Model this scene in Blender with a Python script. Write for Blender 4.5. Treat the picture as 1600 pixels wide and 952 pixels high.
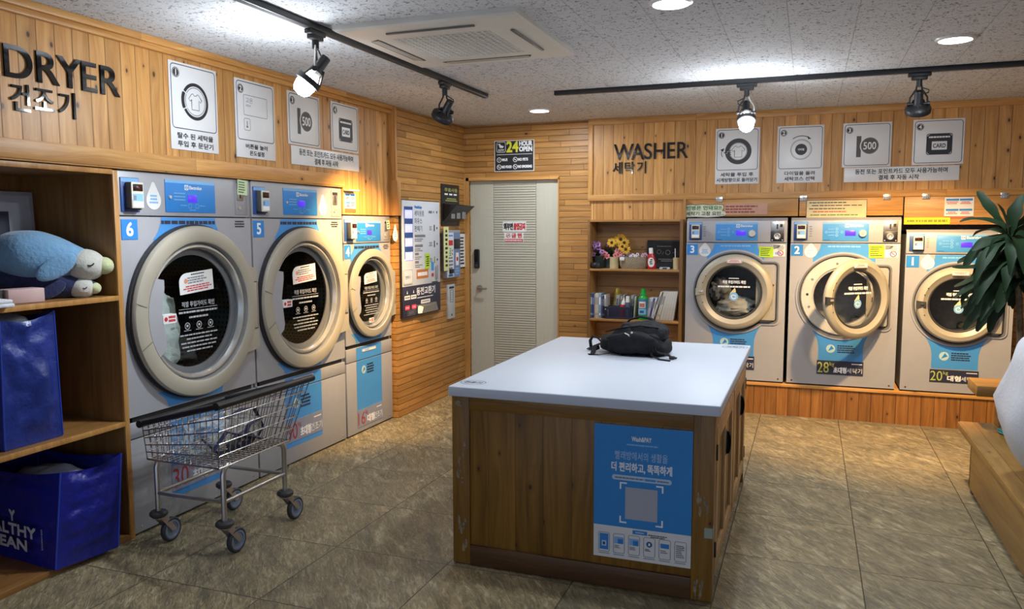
import bpy, bmesh, math, random
from mathutils import Vector, Matrix, noise

for o in list(bpy.data.objects):
    bpy.data.objects.remove(o)
scene = bpy.context.scene
COL = scene.collection
PI = math.pi
random.seed(7)

# ------------------------------------------------------------ camera
cam_data = bpy.data.cameras.new('camera')
cam_data.sensor_width = 36.0
cam_data.lens = 1238.0 / 1600.0 * 36.0
cam_data.clip_start = 0.05
cam = bpy.data.objects.new('camera', cam_data)
COL.objects.link(cam)
fpx = 1238.0
def _dir(u, v): return Vector(((u - 800) / fpx, -(v - 476) / fpx, -1.0))
_Y = _dir(1265, 354).normalized()
_X = -_dir(-2524, 363)
_X = (_X - _Y * _X.dot(_Y)).normalized()
_Z = _X.cross(_Y)
cam.matrix_world = Matrix.Translation((0, 0, 1.6)) @ Matrix((_X, _Y, _Z)).to_4x4()
scene.camera = cam

# ------------------------------------------------------------ world, exposure
world = bpy.data.worlds.new('world')
scene.world = world
world.use_nodes = True
world.node_tree.nodes['Background'].inputs[0].default_value = (0.60, 0.73, 1.0, 1)
world.node_tree.nodes['Background'].inputs[1].default_value = 0.58
scene.view_settings.view_transform = 'Standard'
scene.view_settings.look = 'None'
scene.view_settings.exposure = 0.78
scene.view_settings.gamma = 1.0
scene.view_settings.use_curve_mapping = False
P_DOWN = 12.0        # ceiling downlights, watt
P_SPOT_COOL = 32.0
P_SPOT_WARM = 200.0
P_BULB = 11.0
COOL = (0.82, 0.91, 1.0)
WARM = (1.0, 0.64, 0.27)

# ------------------------------------------------------------ node helper
class NT:
    def __init__(s, name):
        s.m = bpy.data.materials.new(name); s.m.use_nodes = True
        s.t = s.m.node_tree; s.t.nodes.clear()
        s.out = s.t.nodes.new('ShaderNodeOutputMaterial')
    def n(s, t, **k):
        x = s.t.nodes.new(t)
        for a, b in k.items(): setattr(x, a, b)
        return x
    def set(s, sock, v):
        if isinstance(v, bpy.types.NodeSocket): s.t.links.new(v, sock)
        elif v is not None:
            if isinstance(v, (tuple, list)) and sock.type == 'RGBA' and len(v) == 3: v = (*v, 1)
            sock.default_value = v
    def ma(s, op, a, b=0.0, c=None):
        x = s.n('ShaderNodeMath', operation=op)
        s.set(x.inputs[0], a); s.set(x.inputs[1], b)
        if c is not None: s.set(x.inputs[2], c)
        return x.outputs[0]
    def xyz(s):
        tc = s.n('ShaderNodeTexCoord'); sp = s.n('ShaderNodeSeparateXYZ')
        s.t.links.new(tc.outputs['Object'], sp.inputs[0])
        return sp.outputs[0], sp.outputs[1], sp.outputs[2]
    def comb(s, a, b, c):
        x = s.n('ShaderNodeCombineXYZ')
        for i, v in enumerate((a, b, c)): s.set(x.inputs[i], v)
        return x.outputs[0]
    def noise(s, vec, scale=1.0, detail=3.0, rough=0.5, dist=0.0):
        x = s.n('ShaderNodeTexNoise')
        s.set(x.inputs['Vector'], vec); x.inputs['Scale'].default_value = scale
        x.inputs['Detail'].default_value = detail; x.inputs['Roughness'].default_value = rough
        x.inputs['Distortion'].default_value = dist
        return x.outputs[0]
    def white(s, v):
        x = s.n('ShaderNodeTexWhiteNoise', noise_dimensions='1D'); s.set(x.inputs['W'], v)
        return x.outputs['Value']
    def ramp(s, f, stops):
        x = s.n('ShaderNodeValToRGB'); e = x.color_ramp.elements
        while len(e) < len(stops): e.new(0.5)
        for el, (p, c) in zip(e, stops): el.position = p; el.color = (*c, 1) if len(c) == 3 else c
        s.set(x.inputs[0], f)
        return x.outputs[0]
    def mix(s, f, a, b, mode='MIX'):
        x = s.n('ShaderNodeMix', data_type='RGBA', blend_type=mode)
        s.set(x.inputs[0], f); s.set(x.inputs[6], a); s.set(x.inputs[7], b)
        return x.outputs[2]
    def mr(s, v, a, b, c=0.0, d=1.0):
        x = s.n('ShaderNodeMapRange'); s.set(x.inputs[0], v)
        for i, q in enumerate((a, b, c, d)): s.set(x.inputs[i + 1], q)
        return x.outputs[0]
    def bump(s, h, strength=0.3, dist=0.01):
        x = s.n('ShaderNodeBump'); x.inputs['Strength'].default_value = strength
        x.inputs['Distance'].default_value = dist; s.set(x.inputs['Height'], h)
        return x.outputs[0]
    def bsdf(s, col, rough=0.5, metal=0.0, spec=0.5, normal=None, coat=0.0, emis=None, estr=0.0, sheen=0.0):
        x = s.n('ShaderNodeBsdfPrincipled')
        s.set(x.inputs['Base Color'], col); s.set(x.inputs['Roughness'], rough)
        s.set(x.inputs['Metallic'], metal); s.set(x.inputs['Specular IOR Level'], spec)
        if normal is not None: s.set(x.inputs['Normal'], normal)
        if coat: x.inputs['Coat Weight'].default_value = coat; x.inputs['Coat Roughness'].default_value = 0.08
        if sheen: x.inputs['Sheen Weight'].default_value = sheen
        if emis is not None:
            s.set(x.inputs['Emission Color'], emis); x.inputs['Emission Strength'].default_value = estr
        s.t.links.new(x.outputs[0], s.out.inputs[0])
        return x

MATS = {}
def M(name, col=None, rough=0.5, metal=0.0, spec=0.5, coat=0.0, emis=None, estr=0.0, var=0.06, scale=14.0, bump=0.0, sheen=0.0):
    """plain surface with a little procedural unevenness"""
    if name in MATS: return MATS[name]
    t = NT(name)
    tc = t.n('ShaderNodeTexCoord')
    nz = t.noise(tc.outputs['Object'], scale, 3)
    c = t.mix(t.mr(nz, 0.3, 0.7, 0, 1), tuple(v * (1 - var) for v in col), tuple(min(1, v * (1 + var)) for v in col))
    nm = None
    if bump: nm = t.bump(t.noise(tc.outputs['Object'], scale * 4, 4), bump, 0.01)
    t.bsdf(c, rough, metal, spec, nm, coat, emis, estr, sheen)
    MATS[name] = t.m
    return t.m

def wood(name, g, p, pw, cols, plen=None, groove=0.0035, knots=0.5, gdark=0.35, rough=0.42, coat=0.0, wear=None, gscale=1.0, vary=0.17):
    """boards: g = axis of the grain, p = axis across the boards, pw = board width, plen = board length"""
    if name in MATS: return MATS[name]
    t = NT(name)
    ax = dict(zip('XYZ', t.xyz()))
    d = [a for a in 'XYZ' if a not in (g, p)][0]
    G, Pc, D = ax[g], ax[p], ax[d]
    u = t.ma('DIVIDE', t.ma('ADD', Pc, 20.0), pw)
    row = t.ma('FLOOR', u)
    fr = t.ma('FRACT', u)
    edge = t.ma('MULTIPLY', t.ma('MINIMUM', fr, t.ma('SUBTRACT', 1.0, fr)), pw)
    ident = row
    if plen:
        v = t.ma('ADD', t.ma('DIVIDE', t.ma('ADD', G, 20.0), plen), t.white(row))
        ident = t.ma('ADD', row, t.ma('MULTIPLY', t.ma('FLOOR', v), 57.3))
        fv = t.ma('FRACT', v)
        e2 = t.ma('MULTIPLY', t.ma('MINIMUM', fv, t.ma('SUBTRACT', 1.0, fv)), plen)
        edge = t.ma('MINIMUM', edge, t.ma('MULTIPLY', e2, 1.6))
    r = t.white(ident)
    off = t.ma('MULTIPLY', r, 40.0)
    warp = t.noise(t.comb(t.ma('MULTIPLY', G, 1.3), t.ma('MULTIPLY', Pc, 5.0), off), 1.0, 2)
    vec = t.comb(t.ma('ADD', t.ma('MULTIPLY', G, 1.6 * gscale), off),
                 t.ma('ADD', t.ma('MULTIPLY', Pc, 26.0 * gscale), t.ma('MULTIPLY', warp, 4.0)), t.ma('MULTIPLY', D, 26.0))
    grain = t.noise(vec, 1.0, 5, 0.6, 0.4)
    fine = t.noise(t.comb(t.ma('MULTIPLY', G, 5.0), t.ma('MULTIPLY', Pc, 190.0), t.ma('ADD', D, off)), 1.0, 2)
    f = t.ma('ADD', t.ma('MULTIPLY', grain, 0.8), t.ma('MULTIPLY', fine, 0.2))
    c = t.ramp(f, [(0.34, cols[0]), (0.5, cols[1]), (0.66, cols[2])])
    c = t.mix(1.0, c, t.ramp(r, [(0.0, (1 - vary, 1 - vary, 1 - vary * 1.05)), (0.5, (0.9, 0.9, 0.88)), (1.0, (1.1, 1.1, 1.08))]), 'MULTIPLY')
    if knots:
        vo = t.n('ShaderNodeTexVoronoi', voronoi_dimensions='2D')
        t.set(vo.inputs['Vector'], t.comb(t.ma('ADD', t.ma('MULTIPLY', G, 3.6), off), t.ma('ADD', t.ma('MULTIPLY', Pc, 6.0), t.ma('MULTIPLY', r, 3.0)), 0.0))
        vo.inputs['Scale'].default_value = 1.0
        sp = t.n('ShaderNodeSeparateColor'); t.t.links.new(vo.outputs['Color'], sp.inputs[0])
        on = t.ma('GREATER_THAN', sp.outputs[0], 1.0 - knots)
        sz = t.ma('ADD', 0.5, t.ma('MULTIPLY', sp.outputs[1], 0.8))
        kd = t.ma('DIVIDE', vo.outputs['Distance'], sz)
        halo = t.ma('MULTIPLY', t.mr(kd, 0.04, 0.16, 1, 0), on)
        core = t.ma('MULTIPLY', t.mr(kd, 0.03, 0.055, 1, 0), on)
        c = t.mix(t.ma('MULTIPLY', halo, 0.45), c, tuple(x * 0.55 for x in cols[0]))
        c = t.mix(t.ma('MULTIPLY', core, 0.9), c, (0.035, 0.012, 0.005))
    gm = t.mr(edge, groove * 0.45, groove, 1, 0)
    c = t.mix(t.ma('MULTIPLY', gm, 1 - gdark), c, (0.05, 0.02, 0.006))
    if wear:
        tc = t.n('ShaderNodeTexCoord')
        w = t.mr(t.noise(tc.outputs['Object'], 2.3, 6, 0.7), 0.60, 0.72, 0, 0.5)
        c = t.mix(w, c, wear)
    h = t.ma('SUBTRACT', t.ma('MULTIPLY', f, 0.15), gm)
    t.bsdf(c, rough, 0, 0.4, t.bump(h, 0.5, 0.004), coat)
    MATS[name] = t.m
    return t.m

HONEY = [(0.46, 0.205, 0.052), (0.60, 0.295, 0.085), (0.72, 0.40, 0.14)]
OAK = [(0.36, 0.165, 0.040), (0.47, 0.225, 0.060), (0.56, 0.295, 0.090)]
BROWN = [(0.155, 0.070, 0.009), (0.235, 0.110, 0.015), (0.31, 0.152, 0.025)]
SHELF = [(0.34, 0.160, 0.045), (0.45, 0.225, 0.070), (0.53, 0.29, 0.10)]
BENCH = [(0.27, 0.135, 0.030), (0.37, 0.198, 0.050), (0.46, 0.262, 0.080)]

def mat_floor():
    t = NT('slate_look_floor_tile')
    x, y, z = t.xyz()
    u = t.ma('DIVIDE', t.ma('ADD', x, 20 * 0.613 - 0.272), 0.613)
    v = t.ma('DIVIDE', t.ma('ADD', y, 20 * 0.6 - 4.497 % 0.6), 0.6)
    iu, iv, fu, fv = t.ma('FLOOR', u), t.ma('FLOOR', v), t.ma('FRACT', u), t.ma('FRACT', v)
    ident = t.ma('ADD', iu, t.ma('MULTIPLY', iv, 31.7))
    r = t.white(ident); off = t.ma('MULTIPLY', r, 30.0)
    e = t.ma('MULTIPLY', t.ma('MINIMUM', t.ma('MINIMUM', fu, t.ma('SUBTRACT', 1.0, fu)), t.ma('MINIMUM', fv, t.ma('SUBTRACT', 1.0, fv))), 0.6)
    # streaks run diagonally across each tile
    a = t.ma('ADD', x, t.ma('MULTIPLY', y, 0.75)); b = t.ma('SUBTRACT', y, t.ma('MULTIPLY', x, 0.75))
    n1 = t.noise(t.comb(t.ma('ADD', t.ma('MULTIPLY', a, 9.0), off), t.ma('MULTIPLY', b, 3.0), off), 1.0, 6, 0.62, 1.0)
    n2 = t.noise(t.comb(t.ma('MULTIPLY', a, 48.0), t.ma('MULTIPLY', b, 11.0), off), 1.0, 5, 0.65, 1.2)
    n3 = t.noise(t.comb(t.ma('MULTIPLY', x, 2.2), t.ma('MULTIPLY', y, 2.2), off), 1.0, 3)
    c = t.ramp(n1, [(0.32, (0.13, 0.115, 0.070)), (0.46, (0.25, 0.205, 0.115)), (0.57, (0.36, 0.285, 0.155)), (0.69, (0.56, 0.47, 0.30))])
    c = t.mix(t.mr(n3, 0.35, 0.68, 0, 0.75), c, (0.30, 0.232, 0.128))
    c = t.mix(t.mr(n2, 0.36, 0.56, 0.65, 0), c, (0.085, 0.078, 0.052))
    c = t.mix(t.mr(n2, 0.55, 0.70, 0, 0.55), c, (0.55, 0.48, 0.34))
    c = t.mix(1.0, c, t.ramp(r, [(0.0, (0.86, 0.87, 0.88)), (1.0, (1.08, 1.05, 1.0))]), 'MULTIPLY')
    g = t.mr(e, 0.0012, 0.0026, 1, 0)
    c = t.mix(t.ma('MULTIPLY', g, 0.8), c, (0.05, 0.043, 0.03))
    h = t.ma('SUBTRACT', t.ma('ADD', t.ma('MULTIPLY', n2, 0.5), t.ma('MULTIPLY', n1, 0.7)), g)
    t.bsdf(c, t.mr(n2, 0.3, 0.7, 0.33, 0.55), 0, 0.45, t.bump(h, 0.9, 0.010))
    return t.m

def mat_ceiling():
    t = NT('fissured_ceiling_tile')
    x, y, z = t.xyz()
    v = t.ma('DIVIDE', t.ma('ADD', x, 30 * 0.305 + 0.43), 0.305); iv = t.ma('FLOOR', v); fv = t.ma('FRACT', v)
    u = t.ma('ADD', t.ma('DIVIDE', t.ma('ADD', y, 20.0), 0.61), t.ma('MULTIPLY', t.ma('MODULO', iv, 2.0), 0.5)); fu = t.ma('FRACT', u)
    e = t.ma('MINIMUM', t.ma('MULTIPLY', t.ma('MINIMUM', fu, t.ma('SUBTRACT', 1.0, fu)), 0.61), t.ma('MULTIPLY', t.ma('MINIMUM', fv, t.ma('SUBTRACT', 1.0, fv)), 0.305))
    g = t.mr(e, 0.001, 0.0025, 1, 0)
    vec = t.comb(x, y, 0.0)
    w = t.noise(vec, 26.0, 2, 0.5, 0.0)
    vec2 = t.comb(t.ma('ADD', x, t.ma('MULTIPLY', w, 0.03)), t.ma('ADD', y, t.ma('MULTIPLY', w, 0.03)), 0.0)
    a = t.noise(vec2, 52.0, 1, 0.4, 1.5)
    b = t.noise(vec, 120.0, 1)
    holes = t.ma('MAXIMUM', t.mr(a, 0.615, 0.65, 0, 1), t.mr(b, 0.68, 0.72, 0, 0.8))
    c = t.mix(t.ma('MULTIPLY', holes, 0.85), (0.66, 0.67, 0.69), (0.14, 0.135, 0.13))
    c = t.mix(t.ma('MULTIPLY', g, 0.6), c, (0.28, 0.275, 0.26))
    t.bsdf(c, 0.9, 0, 0.15, t.bump(t.ma('SUBTRACT', 1.0, t.ma('MAXIMUM', holes, g)), 0.5, 0.006))
    return t.m

def mat_pane(name, tint=(1, 1, 1), gloss=0.12, edge=1.4, rough=0.02):
    if name in MATS: return MATS[name]
    t = NT(name)
    tr = t.n('ShaderNodeBsdfTransparent'); tr.inputs[0].default_value = (*tint, 1)
    gl = t.n('ShaderNodeBsdfGlossy'); gl.inputs['Roughness'].default_value = rough
    fr = t.n('ShaderNodeFresnel'); fr.inputs['IOR'].default_value = edge
    mx = t.n('ShaderNodeMixShader')
    t.set(mx.inputs[0], t.ma('ADD', t.ma('MULTIPLY', fr.outputs[0], 0.9), gloss * 0.3))
    t.t.links.new(tr.outputs[0], mx.inputs[1]); t.t.links.new(gl.outputs[0], mx.inputs[2])
    t.t.links.new(mx.outputs[0], t.out.inputs[0])
    MATS[name] = t.m
    return t.m

def mat_film(name):
    """clear wrinkled vinyl"""
    t = NT(name)
    tc = t.n('ShaderNodeTexCoord')
    nz = t.noise(tc.outputs['Object'], 16, 4, 0.6, 1.0)
    tr = t.n('ShaderNodeBsdfTransparent'); tr.inputs[0].default_value = (0.93, 0.93, 0.92, 1)
    gl = t.n('ShaderNodeBsdfPrincipled'); gl.inputs['Base Color'].default_value = (0.70, 0.70, 0.69, 1)
    gl.inputs['Roughness'].default_value = 0.12
    t.set(gl.inputs['Normal'], t.bump(nz, 1.0, 0.03))
    mx = t.n('ShaderNodeMixShader')
    t.set(mx.inputs[0], t.mr(nz, 0.42, 0.66, 0.03, 0.45))
    t.t.links.new(tr.outputs[0], mx.inputs[1]); t.t.links.new(gl.outputs[0], mx.inputs[2])
    t.t.links.new(mx.outputs[0], t.out.inputs[0])
    return t.m

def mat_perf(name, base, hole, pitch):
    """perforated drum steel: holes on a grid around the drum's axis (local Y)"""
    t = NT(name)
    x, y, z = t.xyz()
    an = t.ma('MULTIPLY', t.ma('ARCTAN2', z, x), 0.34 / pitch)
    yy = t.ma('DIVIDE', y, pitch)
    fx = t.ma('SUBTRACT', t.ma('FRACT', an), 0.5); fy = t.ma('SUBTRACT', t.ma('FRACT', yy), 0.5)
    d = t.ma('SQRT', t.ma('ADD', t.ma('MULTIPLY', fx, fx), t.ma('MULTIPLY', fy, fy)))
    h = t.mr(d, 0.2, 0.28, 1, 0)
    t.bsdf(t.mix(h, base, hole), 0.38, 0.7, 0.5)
    return t.m

W_VERT_L = wood('knotty_pine_boards_left', 'Z', 'Y', 0.092, HONEY, groove=0.003, knots=0.62)
W_VERT_B = wood('knotty_pine_boards_back', 'Z', 'X', 0.092, HONEY, groove=0.003, knots=0.62)
W_RAIL_L = wood('pine_rail_left', 'Y', 'Z', 0.30, HONEY, plen=1.9, groove=0.002, knots=0.25, vary=0.15)
W_RAIL_B = wood('pine_rail_back', 'X', 'Z', 0.30, HONEY, plen=1.7, groove=0.002, knots=0.2, vary=0.15)
W_STILE = wood('pine_stile', 'Z', 'X', 0.30, HONEY, groove=0.001, knots=0.1, vary=0.1)
W_HATCH = wood('pine_hatch', 'X', 'Z', 0.41, HONEY, groove=0.001, knots=0.0, vary=0.1)
W_LAP_L = wood('oak_strip_cladding_left', 'Y', 'Z', 0.0545, OAK, plen=0.62, groove=0.0045, knots=0.06, vary=0.25)
W_LAP_B = wood('oak_strip_cladding_back', 'X', 'Z', 0.0545, OAK, plen=0.85, groove=0.0045, knots=0.06, vary=0.25)
W_PLINTH = wood('plinth_boards', 'Z', 'X', 0.092, [(0.22, 0.080, 0.018), (0.32, 0.130, 0.030), (0.42, 0.185, 0.048)], groove=0.004, knots=0.1, wear=(0.16, 0.06, 0.018))
W_ISL = wood('stained_pine_front', 'Z', 'X', 0.135, BROWN, groove=0.002, knots=0.5, gdark=0.6, wear=(0.11, 0.042, 0.014), vary=0.25)
W_ISL_R = wood('stained_pine_rail', 'X', 'Z', 0.4, BROWN, groove=0.0005, knots=0.25, vary=0.1)
W_ISL_S = wood('stained_pine_stile', 'Z', 'X', 0.4, BROWN, groove=0.0005, knots=0.25, vary=0.1)
W_ISL_D = wood('waxed_pine_door', 'Z', 'Y', 0.09, [(0.36, 0.19, 0.075), (0.46, 0.26, 0.11), (0.54, 0.32, 0.15)], groove=0.001, knots=0.15, vary=0.15)
CUBBY_SHADED = [(0.20, 0.088, 0.022), (0.27, 0.125, 0.034), (0.33, 0.165, 0.05)]  # shade inside the cubby put into these darker board colours
W_CUB = wood('cubby_board_shaded', 'Z', 'Y', 0.5, CUBBY_SHADED, groove=0.0005, knots=0.06, vary=0.08)
W_CUBH = wood('cubby_shelf_board_shaded', 'Y', 'X', 0.22, CUBBY_SHADED, groove=0.0005, knots=0.1, vary=0.1)
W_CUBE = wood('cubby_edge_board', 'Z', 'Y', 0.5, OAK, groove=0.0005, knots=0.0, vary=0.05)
W_BK = wood('bookcase_board', 'Z', 'Y', 0.5, SHELF, groove=0.0005, knots=0.1, vary=0.08)
W_BKH = wood('bookcase_back_boards', 'X', 'Z', 0.115, SHELF, groove=0.003, knots=0.4, vary=0.15)
W_PLAT = wood('platform_boards', 'Y', 'X', 0.105, BENCH, groove=0.002, knots=0.3, wear=(0.20, 0.10, 0.04), plen=1.1)
W_PLATF = wood('platform_fascia', 'Y', 'Z', 0.6, BENCH, groove=0.0005, knots=0.15, wear=(0.20, 0.10, 0.04))
W_BENCH = wood('bench_timber', 'X', 'Z', 0.6, BENCH, groove=0.0005, knots=0.15)

m_grey = M('silver_grey_enamel', (0.40, 0.397, 0.415), 0.42, 0.15, 0.4, var=0.02)
m_grey2 = M('silver_grey_darker', (0.34, 0.335, 0.35), 0.45, 0.2, 0.4, var=0.02)  # slightly darker grey for plates, rims and housings
m_ring = M('champagne_grey_plastic', (0.42, 0.378, 0.295), 0.42, 0.1, 0.5, var=0.02)
m_ringl = M('pale_chrome_lip', (0.62, 0.61, 0.57), 0.22, 0.6, 0.5, var=0.02)
m_groove = M('charcoal_rubber', (0.035, 0.035, 0.038), 0.6)
m_black = M('black_plastic', (0.012, 0.012, 0.014), 0.38)
m_blackgl = M('gloss_black_acrylic', (0.008, 0.008, 0.009), 0.06, 0, 0.6, coat=0.5, var=0.0)
m_ink = M('black_ink', (0.018, 0.018, 0.022), 0.5, var=0.0)
m_inkg = M('grey_ink', (0.20, 0.20, 0.22), 0.5, var=0.0)
m_white = M('white_acrylic_sheet', (0.80, 0.80, 0.80), 0.35, var=0.01)
m_paper = M('white_paper', (0.76, 0.75, 0.72), 0.75, var=0.02)
m_wink = M('white_ink', (0.86, 0.86, 0.86), 0.5, var=0.0)
m_gink = M('pale_grey_window_ink', (0.42, 0.43, 0.44), 0.6, var=0.0)
m_blue = M('sky_blue_vinyl', (0.062, 0.285, 0.66), 0.38, var=0.02)
m_blue2 = M('strong_blue_vinyl', (0.025, 0.225, 0.62), 0.4, var=0.02)
m_blue3 = M('light_blue_print', (0.22, 0.47, 0.78), 0.42, var=0.02)
m_navy = M('navy_vinyl', (0.024, 0.026, 0.055), 0.45, var=0.02)
m_dblue = M('deep_blue_backing', (0.028, 0.08, 0.27), 0.4, var=0.02)
m_beige = M('beige_plastic', (0.62, 0.585, 0.48), 0.45, var=0.02)
m_chrome = M('chrome', (0.70, 0.69, 0.67), 0.28, 0.75, var=0.03)
m_steel = M('brushed_steel', (0.52, 0.50, 0.47), 0.32, 0.9, var=0.06)
m_red = M('red_print', (0.55, 0.025, 0.03), 0.45, var=0.02)
m_maroon = M('dull_red_print', (0.38, 0.035, 0.05), 0.45, var=0.02)
m_postit = M('yellow_green_paper', (0.46, 0.70, 0.02), 0.7, var=0.03)
m_pale = M('pale_green_paper', (0.58, 0.72, 0.42), 0.75, var=0.03)
m_yel = M('bright_yellow_paper', (0.80, 0.78, 0.02), 0.7, var=0.03)
m_screen = M('violet_lcd', (0.06, 0.03, 0.3), 0.3, emis=(0.07, 0.018, 1.0), estr=0.62, var=0.0)
m_redled = M('dark_red_led_window', (0.03, 0.009, 0.007), 0.2, var=0.0)
m_bulb = M('lit_led_bulb', (0.9, 0.9, 0.9), 0.4, emis=(0.92, 0.96, 1.0), estr=45.0, var=0.0)
m_diff = M('lit_diffuser', (0.9, 0.9, 0.9), 0.4, emis=(0.90, 0.95, 1.0), estr=14.0, var=0.0)
m_pane = mat_pane('door_glass', (0.74, 0.76, 0.76), 0.0, 1.10)
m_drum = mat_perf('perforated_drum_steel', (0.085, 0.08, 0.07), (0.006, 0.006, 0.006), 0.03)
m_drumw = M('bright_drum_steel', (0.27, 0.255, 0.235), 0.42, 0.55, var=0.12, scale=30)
m_dark = M('dark_cavity', (0.02, 0.018, 0.017), 0.7)

# ------------------------------------------------------------ mesh builder
def xf(v, m): return (m @ Vector(v)) if m is not None else Vector(v)
_tx = {}
class MB:
    """collects shapes; build() links them as one mesh object"""
    def __init__(s): s.v = []; s.f = []; s.fm = []; s.mats = []; s.wobble = None
    def mi(s, m):
        if m not in s.mats: s.mats.append(m)
        return s.mats.index(m)
    def add(s, vs, fs, m, mat=None):
        b = len(s.v); k = s.mi(m)
        s.v += [tuple(xf(v, mat)) for v in vs]
        for f in fs: s.f.append(tuple(b + i for i in f)); s.fm.append(k)
        return s
    def box(s, a, b, m, bev=0.0, mat=None, seg=2):
        x0, x1 = sorted((a[0], b[0])); y0, y1 = sorted((a[1], b[1])); z0, z1 = sorted((a[2], b[2]))
        vs = [(x0, y0, z0), (x1, y0, z0), (x1, y1, z0), (x0, y1, z0), (x0, y0, z1), (x1, y0, z1), (x1, y1, z1), (x0, y1, z1)]
        fs = [(0, 3, 2, 1), (4, 5, 6, 7), (0, 1, 5, 4), (1, 2, 6, 5), (2, 3, 7, 6), (3, 0, 4, 7)]
        if bev <= 0: return s.add(vs, fs, m, mat)
        bm = bmesh.new()
        bv = [bm.verts.new(v) for v in vs]
        for f in fs: bm.faces.new([bv[i] for i in f])
        bmesh.ops.bevel(bm, geom=list(bm.edges), offset=min(bev, (x1 - x0) * .49, (y1 - y0) * .49, (z1 - z0) * .49), segments=seg, affect='EDGES', profile=0.5)
        bm.verts.index_update()
        s.add([v.co[:] for v in bm.verts], [[v.index for v in f.verts] for f in bm.faces], m, mat); bm.free()
        return s
    def tube(s, path, r, m, n=8, closed=False, flat=1.0, mat=None, caps=True):
        P = [Vector(p) for p in path]; k = len(P)
        rs = r if isinstance(r, (list, tuple)) else [r] * k
        T = []
        for i in range(k):
            a = P[(i - 1) % k] if (closed or i) else P[0]; b = P[(i + 1) % k] if (closed or i < k - 1) else P[-1]
            d = b - a; T.append(d.normalized() if d.length > 1e-9 else Vector((0, 0, 1)))
        up = Vector((0, 0, 1)) if abs(T[0].z) < 0.9 else Vector((1, 0, 0))
        N = (up - T[0] * up.dot(T[0])).normalized()
        vs = []
        for i in range(k):
            N = (N - T[i] * N.dot(T[i])).normalized(); B = T[i].cross(N)
            for j in range(n):
                a = 2 * PI * j / n
                vs.append(P[i] + (B * math.cos(a) + N * math.sin(a) * flat) * rs[i])
        fs = []
        for i in range(k if closed else k - 1):
            for j in range(n):
                a, b = i * n + j, i * n + (j + 1) % n
                c, d = ((i + 1) % k) * n + (j + 1) % n, ((i + 1) % k) * n + j
                fs.append((a, b, c, d))
        if not closed and caps: fs += [tuple(range(n))[::-1], tuple((k - 1) * n + j for j in range(n))]
        return s.add(vs, fs, m, mat)
    def cyl(s, a, b, r, m, n=20, mat=None): return s.tube([a, b], r, m, n, mat=mat)
    def lathe(s, prof, m, n=48, mat=None, mats=None, a0=0.0, a1=2 * PI):
        """prof: (radius, height) about local Z"""
        full = abs(a1 - a0 - 2 * PI) < 1e-6; k = n if full else n + 1
        vs = [(r * math.cos(a0 + (a1 - a0) * j / n), r * math.sin(a0 + (a1 - a0) * j / n), h) for r, h in prof for j in range(k)]
        for i in range(len(prof) - 1):
            fs = []
            for j in range(n):
                j2 = (j + 1) % k
                fs.append((i * k + j, i * k + j2, (i + 1) * k + j2, (i + 1) * k + j))
            s.add([], [], m)
            if i == 0: b = len(s.v); s.v += [tuple(xf(v, mat)) for v in vs]
            mm = s.mi(mats[i] if mats else m)
            for f in fs: s.f.append(tuple(b + q for q in f)); s.fm.append(mm)
        return s
    def ell(s, c, r, m, nu=20, nv=12, mat=None, fn=None, ex=1.0):
        vs = []; fs = []
        for i in range(nv + 1):
            ph = -PI / 2 + PI * i / nv
            for j in range(nu):
                th = 2 * PI * j / nu
                g = lambda q: math.copysign(abs(q) ** ex, q)
                p = Vector((g(math.cos(ph)) * g(math.cos(th)), g(math.cos(ph)) * g(math.sin(th)), g(math.sin(ph))))
                q = Vector((c[0] + p.x * r[0], c[1] + p.y * r[1], c[2] + p.z * r[2]))
                vs.append(fn(q, p) if fn else q)
        for i in range(nv):
            for j in range(nu):
                fs.append((i * nu + j, i * nu + (j + 1) % nu, (i + 1) * nu + (j + 1) % nu, (i + 1) * nu + j))
        return s.add(vs, fs, m, mat)
    # --- shapes in a front view: x to the right, z up, the viewer on the -y side
    def prism(s, pts, y0, y1, m, mat=None, mside=None):
        n = len(pts)
        ar = sum(pts[i][0] * pts[(i + 1) % n][1] - pts[(i + 1) % n][0] * pts[i][1] for i in range(n))
        if ar < 0: pts = pts[::-1]
        y0, y1 = min(y0, y1), max(y0, y1)
        vs = [(p[0], y0, p[1]) for p in pts] + [(p[0], y1, p[1]) for p in pts]
        s.add(vs, [tuple(range(n))], m, mat)
        s.add(vs, [tuple(range(2 * n - 1, n - 1, -1))] + [(i, i + n, (i + 1) % n + n, (i + 1) % n) for i in range(n)], mside or m, mat)
        return s
    def fill(s, pts, y, m, mat=None):
        n = len(pts)
        ar = sum(pts[i][0] * pts[(i + 1) % n][1] - pts[(i + 1) % n][0] * pts[i][1] for i in range(n))
        if ar < 0: pts = pts[::-1]
        return s.add([(p[0], y, p[1]) for p in pts], [tuple(range(n))], m, mat)
    def rect(s, x0, z0, x1, z1, y, m, mat=None): return s.fill([(x0, z0), (x1, z0), (x1, z1), (x0, z1)], y, m, mat)
    def line(s, pts, w, y, m, closed=False, mat=None):
        P = [Vector((p[0], p[1])) for p in pts]; k = len(P); L = []; R = []
        for i in range(k):
            a = P[(i - 1) % k] if (closed or i) else P[i]; b = P[(i + 1) % k] if (closed or i < k - 1) else P[i]
            d = (b - a).normalized() if (b - a).length > 1e-9 else Vector((1, 0)); nn = Vector((-d.y, d.x)) * w / 2
            if (closed or 0 < i < k - 1):
                d1 = (P[i] - a).normalized(); c = max(0.5, d1.dot(d)); nn /= c
            L.append(P[i] + nn); R.append(P[i] - nn)
        vs = [(p.x, y, p.y) for p in L] + [(p.x, y, p.y) for p in R]
        fs = [(i, k + i, k + (i + 1) % k, (i + 1) % k) for i in range(k if closed else k - 1)]
        return s.add(vs, fs, m, mat)
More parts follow.
